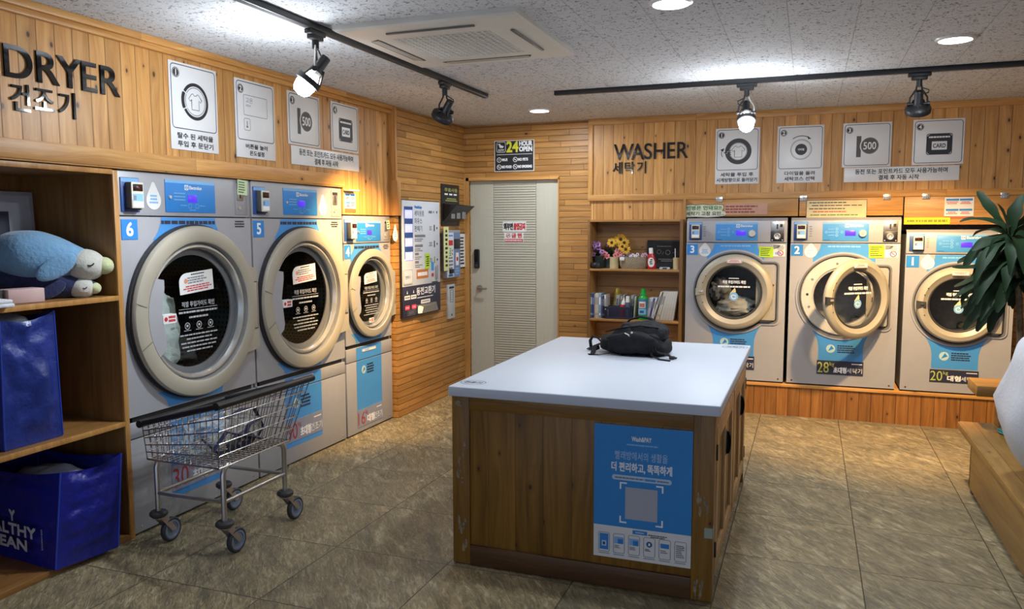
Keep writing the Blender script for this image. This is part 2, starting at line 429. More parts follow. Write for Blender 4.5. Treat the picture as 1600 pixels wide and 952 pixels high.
    def band(s, outer, inner, y0, y1, m, mat=None, y1i=None):
        """raised ring between two outlines with the same number of points; y0 = front"""
        n = len(outer); y1i = y1 if y1i is None else y1i
        vs = [(p[0], y0, p[1]) for p in outer] + [(p[0], y0, p[1]) for p in inner] + [(p[0], y1, p[1]) for p in outer] + [(p[0], y1i, p[1]) for p in inner]
        fs = []
        for i in range(n):
            j = (i + 1) % n
            fs += [(i, j, n + j, n + i), (i, 2 * n + i, 2 * n + j, j), (n + i, n + j, 3 * n + j, 3 * n + i)]
        return s.add(vs, fs, m, mat)
    def text(s, txt, x0, z0, x1, z1, y, m, fit=True, al='C', bold=0.0, depth=0.0, mat=None):
        """lettering fitted into a rectangle"""
        key = (txt, depth > 0)
        if key not in _tx:
            cu = bpy.data.curves.new('t', 'FONT'); cu.body = txt; cu.resolution_u = 3 if depth == 0 else 8
            cu.align_x = 'CENTER'
            if depth: cu.extrude = 0.5; cu.resolution_u = 8
            ob = bpy.data.objects.new('t', cu); me = bpy.data.meshes.new_from_object(ob)
            vs = [v.co[:] for v in me.vertices]; fs = [tuple(p.vertices) for p in me.polygons]
            bpy.data.objects.remove(ob); bpy.data.curves.remove(cu); bpy.data.meshes.remove(me)
            if not vs: vs = [(0, 0, 0)]; fs = []
            bx = (min(v[0] for v in vs), min(v[1] for v in vs), max(v[0] for v in vs), max(v[1] for v in vs))
            _tx[key] = (vs, fs, bx)
        vs, fs, bx = _tx[key]
        w, h = max(bx[2] - bx[0], 1e-6), max(bx[3] - bx[1], 1e-6)
        sx, sz = (x1 - x0) / w, (z1 - z0) / h
        ox = x0
        if not fit:
            k = min(sx, sz); sz = k; ox = x0 + {'L': 0, 'C': .5, 'R': 1}[al] * ((x1 - x0) - w * k); sx = k
            z0 = z0 + ((z1 - z0) - h * k) / 2
        off = [(0, 0)] if not bold else [(dx, dz) for dx in (-bold, 0, bold) for dz in (-bold, bold)]
        for k_, (dx, dz) in enumerate(off):
                yk = y - k_ * 0.00012
                s.add([(ox + dx + (v[0] - bx[0]) * sx, yk - (v[2] + 0.5) * depth if depth else yk, z0 + dz + (v[1] - bx[1]) * sz) for v in vs], fs, m, mat)
        return s
    def scrib(s, x0, z0, x1, z1, rows, y, m, al='C', fillr=0.55, mat=None, seed=None):
        """small print too fine to read: rows of word-length dashes"""
        R = random.Random(seed if seed is not None else int(abs(x0 * 7919 + z0 * 6007) * 100) + rows)
        h = (z1 - z0) / rows
        for r in range(rows):
            w = (x1 - x0) * (R.uniform(0.62, 1.0) if rows > 1 else 1.0)
            sx = x0 + {'L': 0, 'C': 0.5, 'R': 1.0}[al] * ((x1 - x0) - w)
            zz = z1 - (r + 0.5) * h; e = sx + w
            while sx < e - 1e-4:
                q = min(R.uniform(0.05, 0.16) * (x1 - x0), e - sx)
                s.rect(sx, zz - h * fillr / 2, sx + q * 0.86, zz + h * fillr / 2, y, m, mat); sx += q
        return s
    def plate_hole(s, x0, z0, x1, z1, cx, cz, r, y0, y1, m, n=64):
        """panel with a round opening"""
        O = []; I = []
        for j in range(n):
            a = 2 * PI * j / n; c, q = math.cos(a), math.sin(a)
            tx = ((x1 - cx) / c if c > 0 else (x0 - cx) / c) if abs(c) > 1e-9 else 1e9
            tz = ((z1 - cz) / q if q > 0 else (z0 - cz) / q) if abs(q) > 1e-9 else 1e9
            t = min(tx, tz); O.append([cx + c * t, cz + q * t]); I.append((cx + c * r, cz + q * r))
        for X in (x0, x1):
            for Z in (z0, z1):
                k = min(range(n), key=lambda i: (O[i][0] - X) ** 2 + (O[i][1] - Z) ** 2); O[k] = [X, Z]
        return s.band([tuple(p) for p in O], I, y0, y1, m)
    def build(s, name, parent=None, loc=None, rot=None, smooth=38.0):
        me = bpy.data.meshes.new(name)
        me.from_pydata(s.v, [], s.f)
        for m in s.mats: me.materials.append(m)
        me.polygons.foreach_set('material_index', s.fm)
        me.polygons.foreach_set('use_smooth', [True] * len(s.f))
        me.update()
        me.set_sharp_from_angle(angle=math.radians(smooth))
        o = bpy.data.objects.new(name, me); COL.objects.link(o)
        if parent is not None: o.parent = parent
        if loc is not None: o.location = loc
        if rot is not None: o.rotation_euler = rot
        return o

def circ(cx, cz, r, n=32, a0=0.0, a1=2 * PI, rz=None):
    full = abs(abs(a1 - a0) - 2 * PI) < 1e-6
    k = n if full else n + 1
    return [(cx + r * math.cos(a0 + (a1 - a0) * i / n), cz + (rz or r) * math.sin(a0 + (a1 - a0) * i / n)) for i in range(k)]
def rrect(x0, z0, x1, z1, r, n=4):
    out = []
    for (cx, cz, a) in ((x1 - r, z1 - r, 0), (x0 + r, z1 - r, 90), (x0 + r, z0 + r, 180), (x1 - r, z0 + r, 270)):
        for i in range(n + 1):
            t = math.radians(a + 90 * i / n); out.append((cx + r * math.cos(t), cz + r * math.sin(t)))
    return out
def drop(cx, cz, w, h, n=20):
    """rounded drop outline, pointed at the top"""
    out = []
    for i in range(n + 1):
        a = math.radians(-215 + 250 * i / n)
        out.append((cx + w / 2 * math.cos(a), cz - h * 0.5 + w * 0.5 + w / 2 * math.sin(a)))
    out.append((cx + w * 0.09, cz + h * 0.47)); out.append((cx, cz + h * 0.5)); out.append((cx - w * 0.09, cz + h * 0.47))
    return out

RY = Matrix.Rotation(PI / 2, 4, 'X')     # lathe axis (local Z) turned to point at the viewer (-y)

def tag(o, label, cat, group=None, kind=None):
    o['label'] = label; o['category'] = cat
    if group: o['group'] = group
    if kind: o['kind'] = kind
    return o
def thing(name, label, cat, loc=(0, 0, 0), rotz=0.0, group=None):
    o = bpy.data.objects.new(name, None); COL.objects.link(o)
    o.empty_display_size = 0.1
    o.location = loc; o.rotation_euler = (0, 0, rotz)
    return tag(o, label, cat, group)
def struct(mb, name, label, cat='wall'):
    return tag(mb.build(name), label, cat, None, 'structure')
LW = PI / 2            # things on the left wall: x along the wall, y into the wall
XL = -3.235
XP = -3.19             # strip cladding beyond the dryers
def lw(y): return y * XP / XL
def lz(z): return 1.6 + (z - 1.6) * XP / XL
# ============================================================ the room
struct(MB().box((-4.3, -1.6, -0.1), (3.6, 8.0, 0.0), mat_floor()), 'floor', 'olive and tan slate-look floor tiles over the whole shop', 'floor')
struct(MB().box((-4.3, -1.6, 2.58), (3.6, 8.0, 2.7), mat_ceiling()), 'ceiling', 'white fissured acoustic tile ceiling', 'ceiling')
b = MB().box((-4.3, -1.6, 1.895), (-3.225, 5.80, 2.58), W_VERT_L).box((-4.3, 5.07, 1.697), (-3.222, 5.80, 1.895), W_VERT_L)
struct(b, 'wall_left', 'upper left wall of vertical knotty pine boards above the dryers')
struct(MB().box((-4.3, 5.80, 0), (XP, 7.6, 2.58), W_LAP_L), 'wall_left.001', 'far left wall clad in narrow horizontal wood strips')
struct(MB().box((-4.35, -1.6, 0), (-4.15, 5.8, 1.9), M('plain_plaster', (0.5, 0.48, 0.45), 0.9)), 'wall_left.002', 'plaster wall hidden behind the dryers')
struct(MB().box((-3.225, -1.6, 2.515), (-3.195, 5.80, 2.545), W_RAIL_L, 0.004).box((-3.225, -1.6, 2.545), (-3.18, 5.80, 2.58), W_RAIL_L, 0.004),
       'trim_1', 'pine cornice along the top of the left wall', 'trim')
struct(MB().box((-3.23, -1.6, 1.893), (-3.212, 5.07, 1.985), W_RAIL_L, 0.002), 'trim_2', 'wide pine board along the tops of the dryers', 'trim')
struct(MB().box((-3.23, 5.772, 1.70), (-3.165, 5.80, 2.58), W_STILE, 0.003).box((-3.23, 5.77, 1.697), (-3.15, 5.825, 1.98), W_VERT_L, 0.002),
       'trim_3', 'pine corner post ending the board wall above the smallest dryer', 'trim')
YW = 7.2
DX0, DX1, DZ = -3.139, -2.226, 2.05
b = MB()
b.box((XP, YW, 0), (DX0, 7.6, 2.58), W_LAP_B).box((DX0, YW, DZ), (DX1, 7.6, 2.58), W_LAP_B).box((DX1, YW, 0), (-1.90, 7.6, 2.58), W_LAP_B)
struct(b, 'wall_back', 'back wall of narrow horizontal wood strips around the door')
b = MB().box((-1.925, 7.165, 1.89), (3.6, 7.9, 2.58), W_VERT_B)
b.box((-1.90, 7.175, 1.665), (-1.045, 7.9, 1.89), W_VERT_B)
struct(b, 'wall_back.001', 'upper back wall of vertical knotty pine boards above the washers')
b = MB().box((-1.925, 7.15, 1.838), (1.60, 7.18, 1.892), W_RAIL_B, 0.002).box((-1.925, 7.15, 1.89), (-1.882, 7.18, 2.53), W_STILE, 0.002)
b.box((-1.925, 7.148, 2.525), (3.6, 7.18, 2.58), W_RAIL_B, 0.003)
struct(b, 'trim_4', 'pine frame rails around the board panel above the washers', 'trim')
b = MB().box((1.53, 7.2, 0), (3.6, 7.9, 1.9), W_LAP_B).box((-1.9, 7.9, 0), (3.6, 8.0, 1.9), M('plain_plaster', (0.5, 0.48, 0.45), 0.9))
b.box((-1.05, 7.12, 0.0), (-1.025, 7.9, 1.84), W_BK)
struct(b, 'wall_back.002', 'orange strip-clad wall right of the last washer')
struct(MB().box((3.5, -1.6, 0), (3.6, 7.3, 2.58), W_LAP_L), 'wall_right', 'strip-clad right wall outside the picture')
b = MB().box((-1.03, 7.0, 0.0), (1.53, 7.9, 0.265), W_PLINTH).box((-1.03, 6.985, 0.25), (1.53, 7.9, 0.275), W_RAIL_B, 0.003)
struct(b, 'trim_5', 'raised board plinth the washers stand on', 'plinth')
b = MB().box((XP, 7.185, 0), (DX0, 7.21, DZ + .03), W_STILE).box((DX1 , 7.185, 0), (DX1 + 0.012, 7.21, DZ + .012), W_STILE).box((DX0 - 0.03, 7.185, DZ), (DX1 + 0.012, 7.21, DZ + 0.03), W_RAIL_B)
struct(b, 'trim_6', 'thin wooden casing around the pale door', 'trim')

# ---- door
t = NT('pale_door_laminate'); x, y, z = t.xyz()
gr = t.noise(t.comb(t.ma('MULTIPLY', x, 90.0), 0.0, t.ma('MULTIPLY', z, 3.0)), 1.0, 3)
t.bsdf(t.mix(gr, (0.50, 0.475, 0.375), (0.61, 0.58, 0.465)), 0.5, 0, 0.4)
m_door = t.m
cx = (DX0 + DX1) / 2; w = DX1 - DX0
b = MB()
xa, xb = DX0 + 0.27 * w, DX0 + 0.745 * w
b.box((DX0, 7.235, 0.005), (xa - .004, 7.28, DZ), m_door).box((xb + .004, 7.235, 0.005), (DX1, 7.28, DZ), m_door)
b.box((xa - .004, 7.246, 0.005), (xb + .004, 7.28, DZ), m_door)
zz = 0.02
while zz < DZ - 0.02:
    b.box((xa, 7.2345, zz), (xb, 7.248, zz + 0.0165), m_door); zz += 0.024
d = struct(b, 'door_1', 'pale grey-green door with a ribbed middle band', 'door')
h = MB()
h.lathe([(0.0, 0.012), (0.03, 0.012), (0.033, 0.004), (0.033, 0)], m_steel, 24, Matrix.Translation((-3.045, 7.235, 1.0)) @ RY)
h.tube([(-3.045, 7.235, 1.0), (-3.045, 7.185, 1.0), (-3.03, 7.178, 1.0), (-2.95, 7.178, 0.998)], 0.009, m_steel, 10)
h.build('door_handle', d)
h = MB().box((-3.098, 7.205, 1.195), (-3.042, 7.236, 1.385), m_black, 0.012)
h.box((-3.09, 7.2035, 1.26), (-3.05, 7.2055, 1.375), m_blackgl).box((-3.086, 7.198, 1.205), (-3.054, 7.206, 1.235), m_groove, 0.004)
tag(h.build('digital_lock'), 'black digital keypad lock above the handle of the pale door', 'door lock')
b = MB().box((-2.8, 7.2315, 1.555), (-2.558, 7.234, 1.655), m_paper)
b.text('외부인', -2.788, 1.575, -2.695, 1.638, 7.2308, m_ink, bold=0.003).text('출입금지', -2.685, 1.575, -2.57, 1.638, 7.2308, m_red, bold=0.003)
tag(b.build('door_notice'), 'white no-entry notice in black and red letters, upper one on the pale door', 'notice')
b = MB().box((-2.785, 7.2315, 1.455), (-2.585, 7.234, 1.548), m_paper)
b.line(circ(-2.742, 1.518, 0.02, 20), 0.005, 7.2308, m_red, True).line([(-2.756, 1.504), (-2.728, 1.532)], 0.005, 7.2308, m_red)
b.rect(-2.756, 1.515, -2.73, 1.52, 7.2309, m_ink)
b.text('금 연', -2.705, 1.498, -2.605, 1.54, 7.2308, m_red, bold=0.003).rect(-2.78, 1.458, -2.59, 1.486, 7.2309, m_red)
b.scrib(-2.775, 1.464, -2.6, 1.48, 1, 7.2306, m_wink)
tag(b.build('door_notice'), 'white no-smoking notice with a red bar, lower one on the pale door', 'notice')

# ---- 24 hour sign
def front(x, y, z): return Matrix.Translation((x, y, z))
b = MB()
W, H = 0.405, 0.295
b.box((0, 0, 0), (W, 0.008, H), M('sign_edge_white', (0.75, 0.7, 0.62), 0.5)).rect(0.007, 0.007, W - .007, H - .007, -0.0006, m_ink)
m_lime = M('lime_yellow_print', (0.72, 0.72, 0.05), 0.5, var=0)
b.line(rrect(0.025, 0.185, 0.115, 0.28, 0.015), 0.004, -0.0012, m_wink, True)
b.fill([(0.035, 0.262), (0.06, 0.266), (0.066, 0.252), (0.10, 0.24), (0.088, 0.225), (0.06, 0.225), (0.05, 0.24), (0.05, 0.256), (0.036, 0.256)], -0.0012, m_wink)
b.text('CCTV', 0.04, 0.195, 0.10, 0.212, -0.0012, m_wink, bold=.001)
b.text('24', 0.128, 0.185, 0.245, 0.282, -0.0012, m_lime, bold=0.004).text('HOUR', 0.257, 0.24, 0.385, 0.282, -0.0012, m_wink, bold=0.003).text('OPEN', 0.257, 0.188, 0.385, 0.23, -0.0012, m_wink, bold=0.003)
b.rect(0.025, 0.16, 0.385, 0.164, -0.0012, m_wink)
for (xx, zz, s) in ((0.05, 0.112, 'WI-FI'), (0.215, 0.112, 'NO PETS'), (0.05, 0.045, 'NO FOOD'), (0.215, 0.045, 'NO SMOKING')):
    b.line(circ(xx, zz, 0.021, 20), 0.005, -0.0012, m_wink, True)
    if s == 'WI-FI':
        for r in (0.006, 0.012): b.line(circ(xx, zz - 0.006, r, 8, PI * .25, PI * .75), 0.003, -0.0012, m_wink)
        b.fill(circ(xx, zz - 0.008, 0.0025, 8), -0.0012, m_wink)
    else:
        b.line([(xx - .014, zz + .014), (xx + .014, zz - .014)], 0.004, -0.0012, m_wink); b.rect(xx - .01, zz - .004, xx + .008, zz + .004, -0.0012, m_wink)
    b.text(s, xx + 0.028, zz - 0.012, xx + 0.028 + (0.055 if s == 'WI-FI' else 0.1 if 'SM' not in s else 0.14), zz + 0.012, -0.0012, m_wink, bold=0.0015)
tag(b.build('opening_hours_sign', None, (-2.868, 7.191, 2.131)), 'black 24 HOUR OPEN sign above the pale door', 'sign')

# ============================================================ ceiling fittings
def downlight(x, y, label):
    t = thing('ceiling_downlight', label, 'ceiling light', (x, y, 2.58), 0, 'round ceiling downlights')
    MB().lathe([(0.078, -0.001), (0.08, -0.012), (0.094, -0.006), (0.097, 0.0)], m_white, 40).build('rim', t)
    MB().lathe([(0.0, -0.010), (0.06, -0.010), (0.080, -0.004)], m_diff, 40).build('diffuser', t)
    L = bpy.data.lights.new('downlight_glow', 'AREA'); L.shape = 'DISK'; L.size = 0.15; L.energy = P_DOWN; L.color = COOL
    o = bpy.data.objects.new('downlight_glow', L); COL.objects.link(o); o.parent = t; o.location = (0, 0, -0.016)
    return t
downlight(-0.60, 3.60, 'round white downlight in the ceiling above the island table')
downlight(0.685, 4.815, 'round white downlight in the ceiling at the upper right, before the washers')
downlight(-2.158, 6.44, 'small-looking round downlight in the ceiling before the pale door')

# ---- air conditioner cassette
t = thing('ceiling_air_conditioner', 'square white ceiling cassette air conditioner with lattice grille', 'air conditioner', (-1.735, 3.89, 2.58))
m_acw = M('warm_white_plastic', (0.68, 0.65, 0.58), 0.4, var=0.02)
b = MB()
def sq(r, c=0.0): return [(-r, -r), (r, -r), (r, r), (-r, r)]
def lvl(b, r0, z0, r1, z1, m):
    vs = [(x, y, z0) for x, y in sq(r0)] + [(x, y, z1) for x, y in sq(r1)]
    b.add(vs, [(i, (i + 1) % 4, 4 + (i + 1) % 4, 4 + i) for i in range(4)], m)
lvl(b, 0.475, 0.0, 0.475, -0.022, m_acw); lvl(b, 0.475, -0.022, 0.46, -0.032, m_acw)
lvl(b, 0.46, -0.032, 0.30, -0.036, m_acw); lvl(b, 0.30, -0.036, 0.26, -0.036, m_acw)
b.build('panel', t)
g = MB()
g.box((-0.26, -0.26, -0.022), (0.26, 0.26, -0.018), m_dark)
for k in range(16):
    q = -0.25 + 0.5 * k / 15
    g.box((q - 0.0055, -0.26, -0.036), (q + 0.0055, 0.26, -0.026), m_acw).box((-0.26, q - 0.0055, -0.037), (0.26, q + 0.0055, -0.027), m_acw)
g.build('intake_grille', t)
for k in range(4):
    a = k * PI / 2
    if k > 1:
        s = MB().prism([(-0.27, 0.34), (-0.24, 0.395), (0.24, 0.395), (0.27, 0.34), (0.24, 0.335), (-0.24, 0.335)], 0.034, 0.0365, m_dark, Matrix.Rotation(-PI / 2, 4, 'X') @ Matrix.Diagonal((1, 1, -1, 1)))
        s.build('louver_slot', t, rot=(0, 0, a))
        s = MB().box((-0.235, 0.362, -0.043), (0.235, 0.378, -0.0365), M('louver_grey', (0.12, 0.115, 0.11), 0.4), 0.002)
    else: s = MB().box((-0.25, 0.345, -0.0372), (0.25, 0.390, -0.034), M('louver_closed_grey', (0.40, 0.385, 0.34), 0.45), 0.002)
    s.build('louver', t, rot=(0, 0, a))

# ---- lighting tracks and spotlights
m_track = M('matt_black_metal', (0.010, 0.010, 0.011), 0.45, var=0.0)
b = MB().box((-0.02, 0, -0.032), (0.02, 8.0, 0), m_track, 0.003).box((-0.008, 0.01, -0.0335), (0.008, 7.99, -0.0315), m_groove)
tag(b.build('lighting_track', None, (-2.27, -2.47 + 0.0, 2.58)), 'black lighting track on the ceiling in front of the dryers', 'light track')
b = MB().box((-1.76, -0.02, -0.032), (3.3, 0.02, 0), m_track, 0.003)
tag(b.build('lighting_track', None, (0, 5.6, 2.58)), 'black lighting track on the ceiling in front of the washers', 'light track')

def spotlight(loc, yaw, pitch, lit, label, aim_w, color, axis='Y', reach=0.19, size=0.6):
    """track head; local -y is where it points before pitching down"""
    t = thing('track_spotlight', label, 'spotlight', loc, yaw, 'track spotlights')
    MB().box((-0.02, -0.065, -0.024), (0.02, 0.065, 0.0), m_track, 0.006).box((-0.02, -0.045, -0.045), (0.02, 0.045, -0.02), m_track, 0.006).cyl((0, 0, -0.03), (0, 0, -0.085), 0.017, m_track, 16).build('track_adapter', t, rot=(0, 0, -yaw + (PI / 2 if axis == 'X' else 0)))
    for sx in (-1, 1):
        MB().tube([(sx * 0.012, 0, -0.07), (sx * 0.016, 0, -0.10), (sx * 0.048, 0, -0.15), (sx * 0.05, 0, -reach)], 0.0055, m_track if sx < 0 or not lit else m_steel, 8).build('yoke_arm', t)
    R = Matrix.Translation((0, 0, -reach)) @ Matrix.Rotation(pitch, 4, 'X')
    h = MB()
    h.cyl((-0.062, 0, 0), (0.062, 0, 0), 0.007, m_track, 10, R)
    for sx in (-1, 1): h.cyl((sx * 0.052, 0, 0), (sx * 0.064, 0, 0), 0.013, m_track, 12, R)
    ax = R @ RY
    h.lathe([(0.0, -0.085), (0.02, -0.085), (0.024, -0.08), (0.026, -0.01), (0.034, 0.0)], m_track, 24, ax)
    for k in range(3):
        a = k * 2 * PI / 3 + 0.5
        h.tube([(0.03 * math.cos(a), 0.02, 0.03 * math.sin(a)), (0.056 * math.cos(a), -0.05, 0.056 * math.sin(a))], 0.006, m_track, 6, mat=R)
    if lit: h.lathe([(0.05, 0.046), (0.062, 0.045), (0.064, 0.072), (0.058, 0.075), (0.05, 0.073)], m_track, 32, ax)
    else:
        h.lathe([(0.034, 0.0), (0.05, 0.01), (0.070, 0.022), (0.076, 0.034), (0.074, 0.056), (0.062, 0.058), (0.056, 0.048), (0.0, 0.045)], m_track, 32, ax)
        for k in range(20):
            a = 2 * PI * k / 20
            h.tube([(0.036 * math.cos(a), -0.006, 0.036 * math.sin(a)), (0.074 * math.cos(a), -0.028, 0.074 * math.sin(a))], 0.003, m_track, 5, mat=R)
    h.build('lamp_head', t)
    MB().lathe([(0.028, -0.004), (0.03, 0.012), (0.026, 0.02)], m_ringl, 24, ax).build('ceramic_collar', t)
    bb = MB()
    if lit: bb.lathe([(0.024, 0.012), (0.034, 0.03), (0.046, 0.055), (0.05, 0.085), (0.045, 0.115), (0.03, 0.135), (0.0, 0.142)], m_bulb, 28, ax)
    else: bb.lathe([(0.0, 0.050), (0.056, 0.052)], M('lit_spot_lens', (0.9, 0.8, 0.6), 0.3, emis=(1.0, 0.75, 0.42), estr=20.0, var=0), 24, ax)
    bb.build('bulb', t)
    MB().tube([(0.0, 0.0, -0.07), (-0.02, 0.015, -0.095), (-0.055, 0.02, -0.11), (-0.05, 0.03, -0.128), (-0.01, 0.06, -0.14), tuple(R @ Vector((0, 0.085, 0.0)))], 0.0035, m_track, 6).build('cable', t)
    Lk = bpy.data.lights.new('spot_beam', 'SPOT'); Lk.energy = aim_w; Lk.color = color; Lk.spot_size = size * 2; Lk.spot_blend = 0.75; Lk.shadow_soft_size = 0.045
    o = bpy.data.objects.new('spot_beam', Lk); COL.objects.link(o); o.parent = t
    o.matrix_local = R @ Matrix.Translation((0, -0.155 if lit else -0.08, 0)) @ Matrix.Rotation(-PI / 2, 4, 'X')
    if lit:
        Lp = bpy.data.lights.new('bulb_glow', 'POINT'); Lp.energy = P_BULB; Lp.color = COOL; Lp.shadow_soft_size = 0.05
        o = bpy.data.objects.new('bulb_glow', Lp); COL.objects.link(o); o.parent = t
        o.matrix_local = R @ Matrix.Translation((0, -0.17, 0.03))
    return t
spotlight((-2.27, 3.36, 2.548), math.radians(-62), math.radians(52), True, 'lit white spotlight with bare bulb on the track above the dryers', P_SPOT_COOL, COOL)
spotlight((-2.27, 4.82, 2.548), math.radians(-115), math.radians(48), False, 'black finned spotlight turned to the wall, far end of the dryer track', P_SPOT_WARM, WARM)
spotlight((-0.421, 5.6, 2.548), math.radians(8), math.radians(62), True, 'lit white spotlight with bare bulb on the track before the washers', P_SPOT_COOL * .5, COOL, 'X')
spotlight((0.61, 5.6, 2.548), math.radians(180 - 4), math.radians(58), False, 'black finned spotlight turned to the washers, right end of their track', P_SPOT_WARM, WARM, 'X', size=0.85)
# ============================================================ machines
def card_reader(t, x0, x1, z0, z1):
    """blue plate with a small card terminal on it"""
    w = x1 - x0; h = z1 - z0
    p = MB().box((x0, -0.006, z0), (x1, 0.001, z1), m_dblue, 0.002).scrib(x0 + w * .1, z1 - h * .1, x1 - w * .1, z1 - h * .03, 1, -0.0068, m_blue3)
    p.rect(x0 + w * .03, z1 - h * 0.13, x1 - w * .03, z1 - h * .02, -0.0064, m_blue3)
    p = p.build('card_reader', t)
    b = MB().box((x0 + w * .22, -0.044, z0 + h * .1), (x1 - w * .12, -0.006, z1 - h * .14), M('dark_taupe_plastic', (0.10, 0.095, 0.085), 0.5), 0.006).box((x0 + w * .22, -0.05, z0 + h * .1), (x1 - w * .12, -0.042, z1 - h * .14), m_beige, 0.004)
    b.box((x0 + w * .2, -0.03, z0 + h * .06), (x1 - w * .1, -0.006, z0 + h * .12), m_black, 0.003)
    xa, xb = x0 + w * .29, x1 - w * .19
    b.rect(xa, z0 + h * .3, xb, z0 + h * .52, -0.0512, m_blue3).rect(xa, z0 + h * .15, xb, z0 + h * .3, -0.0512, m_wink).rect(xa + w * .02, z0 + h * .34, xa + w * .16, z0 + h * .47, -0.0518, m_inkg)
    b.build('terminal', p)
    MB().box((xa, -0.0525, z0 + h * .6), (xb, -0.0505, z0 + h * .8), m_redled, 0.001).rect(xa + (xb - xa) * .45, z0 + h * .695, xa + (xb - xa) * .62, z0 + h * .708, -0.0528, m_red).build('display_window', p)

def brand_mark(b, x, z, s, y):
    b.fill(rrect(x, z, x + s, z + s, s * .08), y, m_wink)
    b.line(circ(x + s * .5, z + s * .5, s * .3, 20), s * .12, y - .0006, m_blue2, True).rect(x + s * .1, z + s * .44, x + s * .9, z + s * .56, y - .0008, m_blue2)
    b.text('Electrolux', x + s * 1.25, z + s * .18, x + s * 4.6, z + s * .82, y, m_wink, bold=s * .02)

def blue_panel(t, x0, z0, x1, z1, kind):
    w, h = x1 - x0, z1 - z0
    b = MB().box((x0, -0.004, z0), (x1, 0.001, z1), m_blue2 if kind == 'd' else m_blue, 0.001)
    b.rect(x0, z1 - h * .1, x1, z1, -0.0046, m_blue3)
    y = -0.0050
    if kind == 'd':
        brand_mark(b, x0 + w * .37, z0 + h * .70, w * .075, y)
        for k in range(3): b.scrib(x0 + w * .16, z0 + h * (.36 + .1 * k), x0 + w * .38, z0 + h * (.42 + .1 * k), 1, y, m_blue3)
        for k in (0.44, 0.58):
            b.line(rrect(x0 + w * k, z0 + h * .14, x0 + w * (k + .06), z0 + h * .27, w * .01), w * .006, y, m_blue3, True)
        b.scrib(x0 + w * .28, z0 + h * .2, x0 + w * .41, z0 + h * .24, 1, y, m_blue3).scrib(x0 + w * .66, z0 + h * .2, x0 + w * .78, z0 + h * .24, 1, y, m_blue3).scrib(x0 + w * .46, z0 + h * .06, x0 + w * .58, z0 + h * .1, 1, y, m_blue3)
        sx0, sx1, sz0, sz1 = x0 + w * .43, x0 + w * .61, z0 + h * .32, z0 + h * .55
    else:
        brand_mark(b, x0 + w * .49, z0 + h * .72, w * .085, y)
        for k in range(3):
            b.scrib(x0 + w * .12, z0 + h * (.28 + .16 * k), x0 + w * .26, z0 + h * (.34 + .16 * k), 1, y, m_blue3)
            b.line(circ(x0 + w * .31, z0 + h * (.3 + .17 * k), w * .024, 14), w * .012, y, m_blue3, True)
        b.line(circ(x0 + w * .08, z0 + h * .47, w * .022, 14), w * .01, y, m_blue3, True).line(circ(x0 + w * .42, z0 + h * .47, w * .022, 14), w * .01, y, m_blue3, True)
        b.rect(x0 + w * .03, z0 + h * .04, x0 + w * .16, z0 + h * .06, y, m_navy)
        sx0, sx1, sz0, sz1 = x0 + w * .49, x0 + w * .72, z0 + h * .28, z0 + h * .56
    p = b.build('control_panel', t)
    MB().box((sx0, -0.0075, sz0), (sx1, -0.004, sz1), m_screen, 0.0012).build('display', p)
    if kind == 'd':
        MB().lathe([(0, 0.012), (0.009, 0.012), (0.011, 0.004), (0.011, 0)], m_chrome, 16, Matrix.Translation((x0 + w * .08, 0, z0 + h * .46)) @ RY).build('key_lock', p)
    else:
        MB().lathe([(0, 0.03), (h * .16, 0.03), (h * .185, 0.024), (h * .2, 0.004), (h * .2, 0)], m_beige, 28, Matrix.Translation((x0 + w * .87, 0, z0 + h * .4)) @ RY).lathe([(0, .0312), (h * .08, .0312)], m_ringl, 20, Matrix.Translation((x0 + w * .87, 0, z0 + h * .4)) @ RY).build('dial', p)

def number_tile(t, x0, z0, s, ch, sz=None):
    sz = sz or s
    b = MB().box((x0, -0.003, z0), (x0 + s, 0.0, z0 + sz), m_blue2)
    b.text(ch, x0 + s * .1, z0 + sz * .18, x0 + s * .9, z0 + sz * .84, -0.0036, m_wink, fit=False, bold=s * .022)
    b.build('number_tile', t)

def droplet(t, cx, cz, w, h):
    b = MB().prism(drop(cx, cz, w, h), -0.002, 0.0, m_paper)
    b.scrib(cx - w * .32, cz - h * .3, cx + w * .32, cz + h * .06, 3, -0.0026, m_blue3, seed=3)
    b.build('droplet_sticker', t)

def coin_slot(t, x0, z0, x1, z1):
    w, h = x1 - x0, z1 - z0
    b = MB().box((x0, -0.004, z0), (x1, 0.001, z1), m_grey2, 0.002)
    b.box((x0 + w * .12, -0.010, z0 + h * .45), (x0 + w * .62, -0.003, z0 + h * .93), m_steel, 0.003).box((x0 + w * .3, -0.0115, z0 + h * .52), (x0 + w * .4, -0.0095, z0 + h * .8), m_dark)
    b.box((x0 + w * .12, -0.008, z0 + h * .82), (x0 + w * .62, -0.0115, z0 + h * .93), m_dark)
    b.lathe([(0, 0.01), (0.011, 0.01), (0.012, 0.002)], m_chrome, 16, Matrix.Translation((x0 + w * .3, 0, z0 + h * .22)) @ RY)
    b.build('coin_slot', t)

def shell(t, w, H, dep, z0=0.0, m=None):
    m = m or m_grey
    x = w / 2 - 0.004
    b = MB().box((-x, 0.02, z0), (-x + .02, dep, H), m).box((x - .02, 0.02, z0), (x, dep, H), m).box((-x, 0.02, H - .02), (x, dep, H), m)
    b.box((-x, 0.02, z0), (x, dep, z0 + .02), m_groove).box((-x, dep - .02, z0), (x, dep, H), m)
    b.build('cabinet', t)

